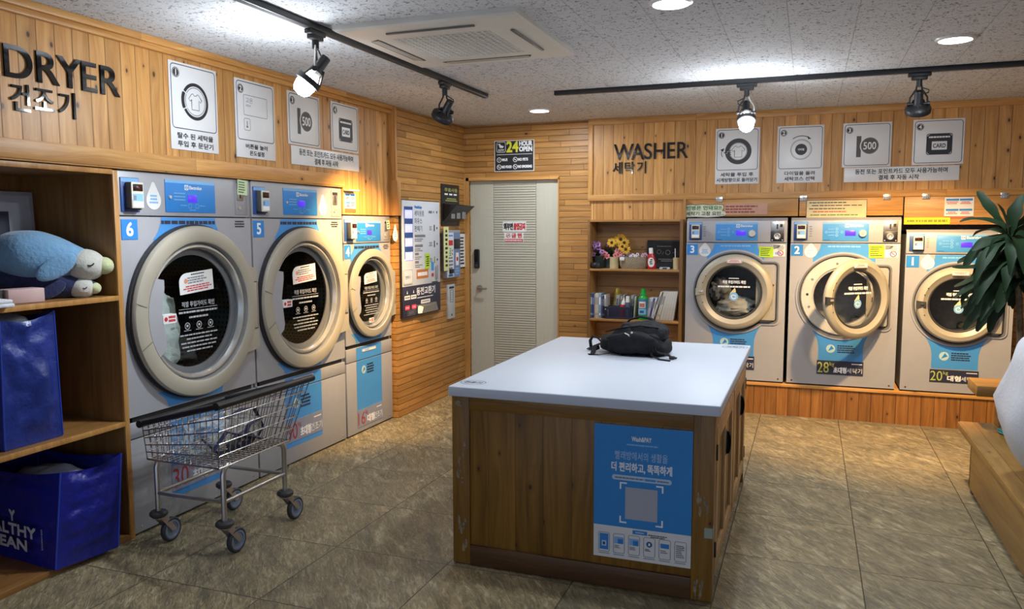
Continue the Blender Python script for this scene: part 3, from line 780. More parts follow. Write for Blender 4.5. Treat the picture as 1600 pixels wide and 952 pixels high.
def door_print(b, cx, cz, s, y, rows=4):
    b.text('적정 투입가이드 확인', cx - s * .42, cz + s * .33, cx + s * .42, cz + s * .43, y, m_gink, bold=s * .0016)
    b.rect(cx - s * .5, cz + s * .29, cx + s * .5, cz + s * .298, y, m_gink)
    b.scrib(cx - s * .5, cz + s * .2, cx + s * .5, cz + s * .27, 1, y, m_gink, fillr=.5)
    if rows:
        b.scrib(cx - s * .25, cz + s * .1, cx + s * .25, cz + s * .17, 1, y, m_gink, fillr=.5)
        for k in (-1, 0, 1): b.line(circ(cx + k * s * .3, cz - s * .02, s * .06, 16), s * .014, y, m_gink, True); b.rect(cx + k * s * .3 - s * .025, cz - s * .04, cx + k * s * .3 + s * .025, cz + s * .005, y, m_gink); b.rect(cx + k * s * .3 - s * .09, cz - s * .11, cx + k * s * .3 + s * .09, cz - s * .1, y, m_gink)
        b.scrib(cx - s * .5, cz - s * .52, cx + s * .5, cz - s * .15, rows, y, m_gink, fillr=.36, seed=int(s * 1000))

def dryer(yc, w, H, seam, zc, ro, num, kg, kor, label, slot_z, seam2, big=True, notice=True):
    t = thing('tumble_dryer', label, 'dryer', (XL, yc, 0), LW, 'coin tumble dryers in the left wall')
    x = w / 2 - 0.004
    ri = ro * 0.735
    shell(t, w, H, 0.8)
    MB().box((-x, 0.0, seam + .004), (x, 0.03, H), m_grey, 0.004).build('control_fascia', t)
    fr = MB().plate_hole(-x, slot_z + .014, x, seam - .002, 0, zc, ri * 1.02, 0.0, 0.02, m_grey)
    fr.band(circ(0, zc, ri * 1.02, 64), circ(0, zc, ri * 0.9, 64), 0.02, 0.03, m_grey2)
    # sky blue wrap on the front
    bw = 0.21 if big else 0.19; bx = -0.02
    top = []
    n = 14
    for i in range(n + 1):
        k = i / n; top.append((bx - bw * (0.98 + .28 * k * k), seam - 0.004 - k * 0.115 * ro / .475))
    a_r = [(2 * bx - p[0], p[1]) for p in top]
    def ring_z(xx, sgn): return zc + sgn * math.sqrt(max(0.0, (ro * .97) ** 2 - xx * xx))
    arc = []
    for i in range(n + 1):
        xx = top[-1][0] + (a_r[-1][0] - top[-1][0]) * i / n; arc.append((xx, max(ring_z(xx, 1), zc)))
    fr.fill(top + [(p[0], min(p[1], top[-1][1] + .2)) for p in arc] + a_r[::-1], -0.0012, m_blue)
    fr.scrib(bx - bw * .98, seam - .042, bx + bw * .98, seam - .018, 1, -0.0018, m_navy, fillr=.8)
    low = []
    for i in range(n + 1):
        k = i / n; low.append((bx - bw * (1 + .35 * (1 - k) ** 2), zc - ro * .86 + (slot_z + .02 - zc + ro * .86) * k))
    lr = [(2 * bx - p[0], p[1]) for p in low]
    fr.fill(low + lr[::-1], -0.0012, m_blue)
    fr.build('front_panel', t)
    # drum
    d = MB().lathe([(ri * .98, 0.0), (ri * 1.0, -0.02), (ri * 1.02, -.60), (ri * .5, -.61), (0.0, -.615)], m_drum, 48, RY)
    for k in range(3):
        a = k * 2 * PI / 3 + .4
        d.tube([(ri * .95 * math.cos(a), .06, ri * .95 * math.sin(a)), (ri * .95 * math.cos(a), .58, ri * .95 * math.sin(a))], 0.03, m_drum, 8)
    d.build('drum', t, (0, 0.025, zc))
    # door: one object, its pieces below it
    R0 = RY
    dm = MB()
    dm.lathe([(ro * 1.02, 0.0), (ro * 1.02, 0.018)], m_groove, 72, R0).lathe([(ro * 1.018, 0.018), (ro * 1.005, 0.018), (ro, 0.03)], m_groove, 72, R0)
    dm.lathe([(ro, 0.02), (ro, 0.04), (ro * .985, 0.05), (ro * .95, 0.054), (ro * .835, 0.056), (ro * .815, 0.05)], m_ring, 72, R0)
    dm.lathe([(ro * .815, 0.05), (ro * .80, 0.018)], M('satin_bezel_grey', (0.30, 0.295, 0.285), 0.35, 0.3), 72, R0)
    dm.lathe([(ro * .80, 0.018), (ro * .775, 0.034), (ro * .755, 0.034), (ro * .74, 0.016), (ro * .735, 0.0)], m_ringl, 72, R0)
    hz = ro * .58
    q0, q1 = math.radians(58), math.radians(-44)
    pts = [(ro * .9 * math.cos(q0 + (q1 - q0) * i / 20), ro * .9 * math.sin(q0 + (q1 - q0) * i / 20)) for i in range(21)]
    xr = x - 0.006
    dm.prism(pts + [(xr, -hz), (xr, hz * .72)], -0.046, -0.001, m_ring)
    dm.box((xr - .05, -0.050, -hz * .55), (xr - .012, -0.047, hz * .5), m_groove).box((xr - .046, -0.0525, -hz * .53), (xr - .018, -0.049, hz * .48), m_ring, .002)
    # grip shield on the left of the window
    g0, g1 = math.radians(148), math.radians(214)
    gp = [(ro * .80 * math.cos(g0 + (g1 - g0) * i / 16), ro * .80 * math.sin(g0 + (g1 - g0) * i / 16)) for i in range(17)]
    gx = -ro * .56
    dm.prism(gp + [(gx - ro * .02, gp[-1][1] + ro * .06), (gx, gp[-1][1] + ro * .14), (gx - ro * .05, 0.04 * ro), (gx, gp[0][1] - ro * .12), (gx - ro * .0, gp[0][1] - ro * .02)], -0.045, -0.012, m_grey)
    dm.line([(-ro * .995, ro * .18), (-ro * .84, ro * .12)], .003, -0.0562, m_groove).line([(-ro * .93, -ro * .34), (-ro * .79, -ro * .26)], .003, -0.0562, m_groove)
    dr = dm.build('door', t, (0, 0, zc))
    MB().lathe([(0.0, 0.012), (ri * .6, 0.011), (ri * 1.0, 0.006)], m_pane, 64, R0).build('door_window', dr)
    pr = MB(); y = -0.0145
    s = ri * 1.0
    door_print(pr, .01, -ri * .2, s * .86 if big else s * .95, y, 5)
    pr.build('window_lettering', dr)
    nt = MB()
    nx0, nz0, nw, nh = -ri * .36, ri * .28, ri * .75, ri * .33
    rot = Matrix.Translation((nx0, 0, nz0)) @ Matrix.Rotation(math.radians(-4), 4, 'Y')
    nt.prism([(0, 0), (nw, 0), (nw, nh)] + [(nw * .22 * (1 - math.sin(k * PI / 12)), nh - nh * .45 * (1 - math.cos(k * PI / 12))) for k in range(7)], -0.016, -0.0145, m_paper, rot)
    nt.scrib(nw * .35, nh * .84, nw * .75, nh * .95, 1, -0.0165, m_ink, mat=rot).scrib(nw * .24, nh * .45, nw * .96, nh * .8, 3, -0.0165, m_inkg, al='L', mat=rot).scrib(nw * .1, nh * .08, nw * .95, nh * .4, 3, -0.0165, m_red, mat=rot)
    nt.fill(circ(nw * .19, nh * .62, nh * .12, 12), -0.0165, M('peach_print', (0.75, 0.30, 0.16), 0.6), rot)
    nt.build('notice_sticker', dr)
    st = MB()
    sx, sz = (-ri * .82, -ri * .12) if big else (-ri * .12, -ri * .92)
    if num == '5': sx = -ri * .80
    sw = ri * .27
    st.prism(rrect(sx, sz, sx + sw, sz + sw * .52, .006), -0.0475 if sx < -ri * .5 else -0.016, -0.0145, m_paper)
    yy = -0.048 if sx < -ri * .5 else -0.0165
    st.fill(circ(sx + sw * .2, sz + sw * .26, sw * .13, 12), yy, m_red).scrib(sx + sw * .38, sz + sw * .06, sx + sw * .92, sz + sw * .46, 2, yy, m_red, fillr=.7)
    st.build('warning_sticker', dr)
    # lint drawer and kick panel
    b = MB().box((-x, 0.0, seam2 + .003), (x, 0.02, slot_z - .016), m_grey, 0.003).box((-x + .03, 0.012, slot_z - .018), (x - .03, 0.03, slot_z + .012), m_dark)
    b.rect(bx - bw, seam2 + .004, bx + bw, slot_z - .018, -0.0012, m_blue)
    zz = (seam2 + slot_z) / 2 + .01
    b.prism(rrect(bx - bw * .55, zz - .012, bx + bw * .55, zz + .012, .008), -0.003, 0, m_paper).line(rrect(bx - bw * .53, zz - .010, bx + bw * .53, zz + .010, .007), .002, -0.0036, m_inkg, True)
    b.rect(bx - bw * .35, zz - .004, bx, zz + .004, -.0036, m_blue3)
    b.build('lint_drawer', t)
    b = MB().box((-x, 0.0, 0.012), (x, 0.02, seam2 - .003), m_grey, 0.003)
    b.rect(bx - bw, 0.12, bx + bw, seam2 - .004, -0.0012, m_blue)
    for sx in (-1, 1): b.lathe([(0, .002), (.005, .002), (.006, 0)], m_steel, 10, Matrix.Translation((sx * (x - .05), 0, .04)) @ RY)
    zz = seam2 - .1 if big else seam2 - .08
    b.fill(circ(bx - bw * .45, zz, bw * .17, 20), -0.002, M('pale_leaf_print', (0.45, 0.62, 0.62), 0.5)).fill([(bx - bw * .55, zz - bw * .1), (bx - bw * .42, zz + bw * .12), (bx - bw * .34, zz)], -0.0026, m_blue2)
    b.scrib(bx - bw * .2, zz - bw * .22, bx + bw * .42, zz + bw * .22, 4, -0.002, m_navy, al='L', fillr=.6, seed=11)
    kp = b.build('kick_panel', t)
    lz0, lz1 = (0.155, 0.30) if big else (0.05, 0.185)
    b = MB().box((bx - bw, -0.0035, lz0), (bx + bw, -0.001, lz1), M('grey_mauve_vinyl', (0.25, 0.27, 0.35), 0.45))
    hh = lz1 - lz0
    b.text(kg, bx - bw * .97, lz0 + hh * .1, bx - bw * .42, lz0 + hh * .85, -0.0042, m_maroon).text('kg', bx - bw * .40, lz0 + hh * .58, bx - bw * .22, lz0 + hh * .88, -0.0042, m_maroon)
    b.text(kor, bx - bw * .26, lz0 + hh * .12, bx + bw * .30, lz0 + hh * .55, -0.0042, m_wink, bold=.0025).text('건조기', bx + bw * .32, lz0 + hh * .14, bx + bw * .96, lz0 + hh * .53, -0.0042, m_wink)
    b.scrib(bx + bw * .5, lz0 + hh * .74, bx + bw * .92, lz0 + hh * .86, 1, -0.0042, m_wink)
    b.build('capacity_label', kp)
    # control strip
    if big:
        h0 = seam + .022; h1 = H - .035
        card_reader(t, -x + .012, -x + .13, h0, h1)
        blue_panel(t, -.19, h0 + .003, .19, h1 + .005, 'd')
        droplet(t, *((-.27, (h0 + h1) / 2) if num == '6' else (.265, (h0 + h1) / 2 - .01)), .10, .145)
        coin_slot(t, x - .135, h0 - .004, x - .025, h1 + .012)
        number_tile(t, -x + .008, seam - .118, .102, num)
        MB().scrib(-x + .145, h0 + .03, -x + .158, h1 - .02, 7, -0.0008, m_inkg, fillr=.5).scrib(x - .15, seam - .06, x - .05, seam - .015, 3, -0.0008, m_ink, fillr=.6).build('fascia_print', t)
    else:
        h0 = seam + .022; h1 = H - .03
        card_reader(t, -x + .006, -x + .125, h0, h1)
        blue_panel(t, -.178, h0 - .006, .192, h1 - .01, 'd')
        coin_slot(t, x - .11, h0, x - .012, h1)
        number_tile(t, -x + .004, seam - .112, .084, num, .102)
        MB().scrib(x - .12, seam - .055, x - .03, seam - .015, 3, -0.0008, m_ink, fillr=.6).build('fascia_print', t)
    return t
d6 = dryer(3.543, 1.003, 1.89, 1.66, 1.133, .478, '6', '30', '초대형', 'large grey tumble dryer numbered 6, nearest the cubby shelves', .613, .512)
d5 = dryer(4.562, 1.018, 1.89, 1.66, 1.122, .478, '5', '30', '초대형', 'large grey tumble dryer numbered 5, between dryers 6 and 4', .613, .512)
d4 = dryer(5.435, .705, 1.69, 1.478, 1.088, .346, '4', '16', '대형', 'smaller grey tumble dryer numbered 4, farthest along the left wall', .694, .574, big=False)

# sheets and a bag of washing seen through the window of dryer 6
def lump(c, r, seed, amp, freq, m, ex=1.0, nu=40, nv=24, name='laundry', flat=None):
    def fn(q, p):
        n1 = noise.noise(Vector((p.x * freq + seed, p.y * freq, p.z * freq))) + .5 * noise.noise(Vector((p.x * freq * 2.7, p.y * freq * 2.7 + seed, p.z * freq * 2.7)))
        k = 1 + amp * n1
        v = Vector((c[0] + (q.x - c[0]) * k, c[1] + (q.y - c[1]) * k, c[2] + (q.z - c[2]) * k))
        if flat is not None and v.z < flat: v.z = flat + (v.z - flat) * 0.05
        return v
    return MB().ell(c, r, m, nu, nv, None, fn, ex)
m_sheet = M('pale_green_bedding', (0.60, 0.68, 0.62), 0.8, var=.12, bump=.4)
tag(lump((0, 0, 0), (.15, .17, .24), 3.1, .3, 1.7, m_sheet).build('laundry', None, (XL - .20, 3.40, 1.0)), 'pale green bundled washing behind the window of dryer 6', 'laundry')
tag(lump((0, 0, 0), (.10, .09, .12), 8.1, .4, 2.2, M('grey_green_cloth', (0.42, 0.50, 0.45), .85, var=.2)).build('laundry', None, (XL - .20, 3.36, 1.30)), 'grey-green cloth high against the window of dryer 6', 'laundry')
tag(lump((0, 0, 0), (.12, .14, .09), 5.1, .3, 2.2, M('dark_grey_cloth', (0.07, 0.065, 0.06), .9, var=.2)).build('laundry', None, (XL - .28, 3.66, .86)), 'dark washing lying at the bottom of dryer 6', 'laundry')

def keyhole(r, xr, zh, n=64, rc=.02):
    """circle running into a hinge block on the right"""
    a0 = math.asin(min(.99, zh / r)); out = []
    for i in range(n + 1):
        a = a0 + (2 * PI - 2 * a0) * i / n; out.append((r * math.cos(a), r * math.sin(a)))
    for (cx, cz, s) in ((xr - rc, -zh + rc, 270), (xr - rc, zh - rc, 0)):
        for i in range(5):
            t = math.radians(s + 90 * i / 4); out.append((cx + rc * math.cos(t), cz + rc * math.sin(t)))
    return out

def washer(xc, w, H, seam, zc, k, num, kg, kor, label, open_deg=0.0, sticker=True):
    """k scales the porthole"""
    Z0 = 0.276
    t = thing('washing_machine', label, 'washing machine', (xc, 7.0, Z0), 0, 'coin washing machines on the plinth')
    H -= Z0; seam -= Z0; zc -= Z0
    x = w / 2 - .012
    ro, rg = .322 * k, .222 * k
    shell(t, w - .016, H, .8)
    b = MB().box((-x, 0.0, seam + .004), (x, .02, H - .006), m_grey, .004)
    b.add([(-x, 0.0, H - .008), (x, 0, H - .008), (x, .045, H + .016), (-x, .045, H + .016)], [(0, 1, 2, 3)], m_grey)
    b.build('control_fascia', t)
    f = MB().plate_hole(-x, 0.012, x, seam - .002, 0, zc, rg * 1.0, 0.0, .02, m_grey)
    bw = .178 * min(1, k + .03); n = 14
    top = [(-bw * (1 + .32 * (i / n) ** 2), seam - .004 - (i / n) * .115) for i in range(n + 1)]
    arc = [(top[-1][0] + (-2 * top[-1][0]) * i / n, 0) for i in range(n + 1)]
    arc = [(q, zc + math.sqrt(max(.01, (ro * 1.06) ** 2 - q * q))) for q, _ in arc]
    f.fill(top + arc + [(-q[0], q[1]) for q in top[::-1]], -.0012, m_blue).scrib(-bw * .7, seam - .034, bw * .7, seam - .018, 1, -.0018, m_blue3, fillr=.8)
    low = [(-bw * (.96 + .34 * (1 - i / n) ** 2), zc - ro * .97 - (zc - ro * .97 - .20) * min(1, (i / n) * 1.0)) for i in range(n + 1)]
    low = []
    za, zb = zc - ro * .80, zc - ro - .13
    for i in range(n + 1):
        q = i / n; low.append((-bw * (.955 + .42 * (1 - q) ** 2.2), za + (zb - za) * q))
    low.append((-bw * .955, .2))
    f.fill(low + [(-q[0], q[1]) for q in low[::-1]], -.0012, m_blue)
    zz = zc - ro - .115
    f.fill(circ(-.075, zz, .035, 20), -.0018, M('pale_leaf_print')).fill([(-.095, zz - .02), (-.07, zz + .026), (-.05, zz)], -.0024, m_blue2).scrib(-.025, zz - .035, .115, zz + .035, 4, -.0018, m_navy, al='L', fillr=.6, seed=5)
    # embossed surround and gasket
    n1 = keyhole(ro * 1.12, ro * 1.16, ro * .86, rc=.05); n2 = keyhole(ro * 1.075, ro * 1.12, ro * .815, rc=.04); n3 = keyhole(ro * 1.035, ro * 1.08, ro * .775, rc=.03)
    n4 = keyhole(ro * 1.005, ro * 1.05, ro * .745, rc=.025)
    n1, n2, n3, n4 = [[(p[0], p[1] + zc) for p in q] for q in (n1, n2, n3, n4)]
    f.band(n1, n2, -.010, 0.0, m_grey).band(n2, n3, -.013, 0, M('gasket_grey', (.16, .16, .165), .5)).band(n3, n4, -.006, 0, m_groove)
    for sx in (-1, 1): f.lathe([(0, .003), (.006, .003), (.007, 0)], m_groove, 10, Matrix.Translation((sx * (x - .04), 0, .035)) @ RY)
    f.build('front_panel', t)
    if open_deg:
        pl = MB().plate_hole(-ro, -ro, ro, ro, 0, 0, rg * .97, -.008, 0, m_ring) if False else MB()
        pl.lathe([(ro * 1.0, 0.002), (ro * .98, .010), (rg * 1.08, .010), (rg, -.01)], M('pale_seal_plate', (.60, .575, .50), .4, .1), 64, RY)
        for a in (100, 150, 178, 200):
            pl.lathe([(0, .014), (.009, .014), (.011, .010)], m_steel if a != 178 else m_dark, 12, Matrix.Translation((ro * .84 * math.cos(math.radians(a)), 0, ro * .84 * math.sin(math.radians(a)))) @ RY)
        pl.build('porthole_plate', t, (0, 0, zc))
    d = MB().lathe([(rg * .99, 0.01), (rg * 1.0, -.06), (rg * 1.25, -.08), (rg * 1.27, -.52), (rg * .5, -.53), (0, -.535)], m_drumw, 48, RY)
    for q in range(3):
        a = q * 2 * PI / 3 + 1.0
        d.tube([(rg * 1.2 * math.cos(a), .1, rg * 1.2 * math.sin(a)), (rg * 1.2 * math.cos(a), .5, rg * 1.2 * math.sin(a))], .035, m_drumw, 8)
    d.build('drum', t, (0, 0.012, zc))
    hb = MB().prism([(ro * .55, ro * .72), (ro * 1.02, ro * .72), (ro * 1.02, -ro * .72), (ro * .55, -ro * .72)], -.022, 0, m_ring)
    hb.line([(ro * .62, ro * .66), (ro * .97, ro * .66), (ro * .97, -ro * .45)], .004, -.0226, m_ringl).fill([(ro * .93, ro * .22), (ro * 1.01, ro * .22), (ro * .97, ro * .15)], -.0226, m_ink)
    hb.prism([(ro * .5, -ro * .72), (ro * 1.0, -ro * .72), (ro * .93, -ro * .77), (ro * .5, -ro * .77)], -.03, 0, m_groove)
    hb.build('hinge_block', t, (0, 0, zc))
    hx = ro * .98
    dm = MB(); T = Matrix.Translation((-hx, -.014, 0)) @ RY
    dm.lathe([(ro * .97, 0), (ro * .99, .012), (ro * .985, .030), (ro * .94, .046), (ro * .84, .052), (rg * 1.14, .040), (rg * 1.05, .030)], m_ring, 72, T)
    dm.lathe([(rg * 1.05, .030), (rg * 1.02, .034), (rg * .985, .03), (rg * .97, 0.0)], m_groove, 72, T).lathe([(ro * .97, 0), (rg * .97, 0)], m_ring, 72, T)
    dm.prism([(-hx - ro * .985, ro * .09), (-hx - rg * 1.1, ro * .06), (-hx - rg * 1.1, -ro * .06), (-hx - ro * .985, -ro * .1)], -.07, -.045, m_groove if num != '3' else m_ring)
    dm.box((-hx - ro * .9, -.076, -ro * .03), (-hx - rg * 1.16, -.068, ro * .03), m_ringl if num != '1' else m_groove, .004)
    for a in (150, 163, 200): dm.lathe([(0, .002), (.005, .002)], m_groove, 8, Matrix.Translation((-hx + ro * .84 * math.cos(math.radians(a)), -.066, ro * .84 * math.sin(math.radians(a)))) @ RY)
    dr = dm.build('door', t, (hx, -.012, zc), (0, 0, math.radians(open_deg)))
    MB().lathe([(0.0, .028), (rg * .5, .024), (rg * .85, .014), (rg * .99, .004)], m_pane if not open_deg else mat_pane('pale_door_glass', (.85, .85, .83), 0.0, 1.25), 56, T).build('door_window', dr)
    p = MB(); y = -.0445
    s = rg * 1.25
    Tm = Matrix.Translation((-hx, 0, 0))
    p.text('적정 투입가이드 확인', -s * .34, s * .26, s * .34, s * .36, y, m_wink, bold=.0012, mat=Tm).scrib(-s * .16, s * .4, s * .14, s * .45, 1, y, m_wink, mat=Tm).scrib(-s * .48, s * .14, s * .48, s * .2, 1, y, m_wink, fillr=.8, mat=Tm)
    cr = rg * .155
    p.fill([(-cr, -.05 * s), (-cr * .2, s * .08), (cr * .25, s * .14), (cr * .5, s * .02), (cr * .1, -.06 * s)], y, M('cream_print', (.75, .62, .30), .5), Tm)
    p.fill(circ(0, -s * .13, cr * 1.05, 24), y - .0006, m_blue3, Tm).line(circ(0, -s * .13, cr * .55, 12, PI * .9, PI * 1.9), cr * .22, y - .0012, m_wink, mat=Tm).line([(-cr * .6, -s * .1), (0, -s * .08), (cr * .6, -s * .12)], cr * .2, y - .0012, m_wink, mat=Tm)
    p.build('window_lettering', dr)
    q = MB()
    Tq = Matrix.Translation((-hx + .0, 0, 0))
    zt = ro * .77
    q.prism(rrect(-.062 * k, zt, .062 * k, zt + .034 * k, .003), -.0685, -.060, m_paper, Tq).line(rrect(-.058 * k, zt + .003, .058 * k, zt + .031 * k, .003), .002, -.069, m_maroon, True, Tq).scrib(-.05 * k, zt + .009, .05 * k, zt + .026 * k, 2, -.069, m_red, mat=Tq)
    q.build('warning_sticker', dr)
    # capacity label
    lz0, lz1 = .373 - Z0 + .004, .493 - Z0
    if num == '1': lz0, lz1 = .366 - Z0, .468 - Z0
    b = MB().box((-bw, -.0035, lz0), (bw, -.001, lz1), m_navy); hh = lz1 - lz0
    m_lg = M('yellow_green_line_print', (.45, .50, .10), .5, var=0)
    b.text(kg, -bw * .97, lz0 + hh * .12, -bw * .47, lz0 + hh * .88, -.0042, m_lg).text('kg', -bw * .44, lz0 + hh * .55, -bw * .24, lz0 + hh * .9, -.0042, m_lg)
    b.text(kor, -bw * .26, lz0 + hh * .14, bw * .28, lz0 + hh * .55, -.0042, m_wink, bold=.002).text('세탁기', bw * .3, lz0 + hh * .16, bw * .95, lz0 + hh * .53, -.0042, m_wink).scrib(bw * .5, lz0 + hh * .76, bw * .95, lz0 + hh * .88, 1, -.0042, m_wink)
    b.build('capacity_label', t)
    h0, h1 = seam + .018, H - .018
    card_reader(t, -x + .022, -x + .13, h0 + .005, h1)
    blue_panel(t, -.168, h0, .178, h1 - .004, 'w')
    xs = x - .13
    c = MB().box((xs, -.006, h0 + (h1 - h0) * .52), (xs + .105, .001, h1 + .006), m_steel, .002).box((xs, -.008, h0 - .004), (xs + .105, .001, h0 + (h1 - h0) * .5), m_black, .002)
    c.box((xs + .045, -.0085, h0 + (h1 - h0) * .62), (xs + .056, -.0055, h0 + (h1 - h0) * .88), m_dark).box((xs + .072, -.008, h0 + (h1 - h0) * .72), (xs + .092, -.0055, h0 + (h1 - h0) * .88), m_dark)
    cz = h0 + (h1 - h0) * .24
    c.lathe([(.013, .016), (.02, .018), (.027, .014), (.028, .006)], m_chrome, 24, Matrix.Translation((xs + .052, 0, cz)) @ RY).lathe([(0, .012), (.01, .012), (.012, .006)], m_chrome, 16, Matrix.Translation((xs + .052, 0, cz)) @ RY)
    for dx in (.012, .093): c.lathe([(0, .0105), (.005, .0105), (.006, .007)], m_chrome, 8, Matrix.Translation((xs + dx, 0, h0 + .006)) @ RY)
    c.build('coin_slot', t)
    number_tile(t, -x + .006, seam - .104, .092, num)
    droplet(t, -x + .158, seam - .06, .098, .118)
    MB().scrib(-x + .142, h0 + .03, -x + .165, h1 - .03, 5, -.0008, m_inkg, fillr=.4).build('fascia_print', t)
    if sticker:
        sx, sz = x - .112, seam - .112
        b = MB().prism(rrect(sx, sz, sx + .1, sz + .1, .004), -.002, 0, m_paper).fill([(sx + .002, sz + .098), (sx + .002, sz + .06)] + [(sx + .002 + .06 * math.sin(a), sz + .06 + .038 * (1 - math.cos(a))) for a in (.5, 1.0, 1.45)], -.0026, m_inkg)
        b.scrib(sx + .03, sz + .055, sx + .095, sz + .092, 3, -.0026, m_inkg).line(circ(sx + .062, sz + .028, .022, 20), .006, -.0028, m_red, True).line([(sx + .046, sz + .044), (sx + .078, sz + .012)], .005, -.0028, m_red).fill(circ(sx + .03, sz + .026, .012, 10), -.0026, m_blue3).fill(circ(sx + .055, sz + .026, .014, 10), -.0026, m_blue3)
        b.build('caution_sticker', t)
    return t
w3 = washer(-.585, .85, 1.657, 1.463, 1.045, 1.0, '3', '28', '초대형', 'grey front-loading washer numbered 3, closed, beside the bookcase')
w2 = washer(.270, .85, 1.657, 1.463, 1.03, 1.0, '2', '28', '초대형', 'grey front-loading washer numbered 2 with its round door open', open_deg=40)
w1 = washer(1.103, .785, 1.557, 1.380, .99, .93, '1', '20', '대형', 'smaller grey front-loading washer numbered 1 behind the plant')
m_suds = M('white_wet_linen', (.55, .53, .48), .8, var=.2, bump=.3)
tag(lump((0, 0, 0), (.17, .12, .085), 2.2, .3, 2.4, m_suds).build('laundry', None, (-.585, 7.16, .90)), 'white wet washing inside washer 3', 'laundry')
tag(lump((0, 0, 0), (.08, .1, .1), 6.2, .4, 2.4, M('grey_wet_cloth', (.3, .29, .27), .8, var=.25)).build('laundry', None, (-.72, 7.17, 1.06)), 'grey wet washing at the left inside washer 3', 'laundry')
# ============================================================ signs on the walls
def lettering(name, word, place, h, w, label, wall, bold=0.0):
    t = thing(name, label, 'lettering', place, LW if wall == 'L' else 0.0)
    # advance widths from the drawn word: letters are separate pieces of black acrylic
    widths = []
    for ch in word:
        MB().text(ch, 0, 0, 1, 1, 0, m_ink, depth=0.01)
        bx = _tx[(ch, True)][2]; widths.append((bx[2] - bx[0], bx[3] - bx[1]))
    gap = .15 if word.isascii() else .26
    kern = {'WA': -.10, 'RY': -.02, 'YE': .02, 'AS': .02}
    gaps = [kern.get(word[i:i + 2], gap * .8) for i in range(len(word) - 1)] + [0]
    tot = sum(a for a, _ in widths) + sum(gaps)
    k = w / tot; x = 0
    hm = max(b_ for _, b_ in widths)
    for ch, (a, hh), gp in zip(word, widths, gaps):
        zb = 0 if word.isascii() else h * (1 - hh / hm) * .75
        b = MB().text(ch, x, zb, x + a * k, zb + h * (1 if word.isascii() else hh / hm), -0.002, m_blackgl, depth=.007, bold=bold)
        b.build('letter', t); x += (a + gp) * k
    return t
lettering('dryer_lettering', 'DRYER', (-3.225, 2.47, 2.245), .135, .60, 'large black glossy letters spelling DRYER on the left pine wall', 'L', .0015)
lettering('dryer_lettering', '건조기', (-3.225, 2.49, 2.105), .118, .32, 'black Korean letters under the word DRYER', 'L', .001)
lettering('washer_lettering', 'WASHER', (-1.685, 7.165, 2.205), .138, .66, 'large black glossy letters spelling WASHER on the back pine wall', 'B', .0015)
lettering('washer_lettering', '세탁기', (-1.695, 7.165, 2.08), .105, .302, 'black Korean letters under the word WASHER', 'B', .001)

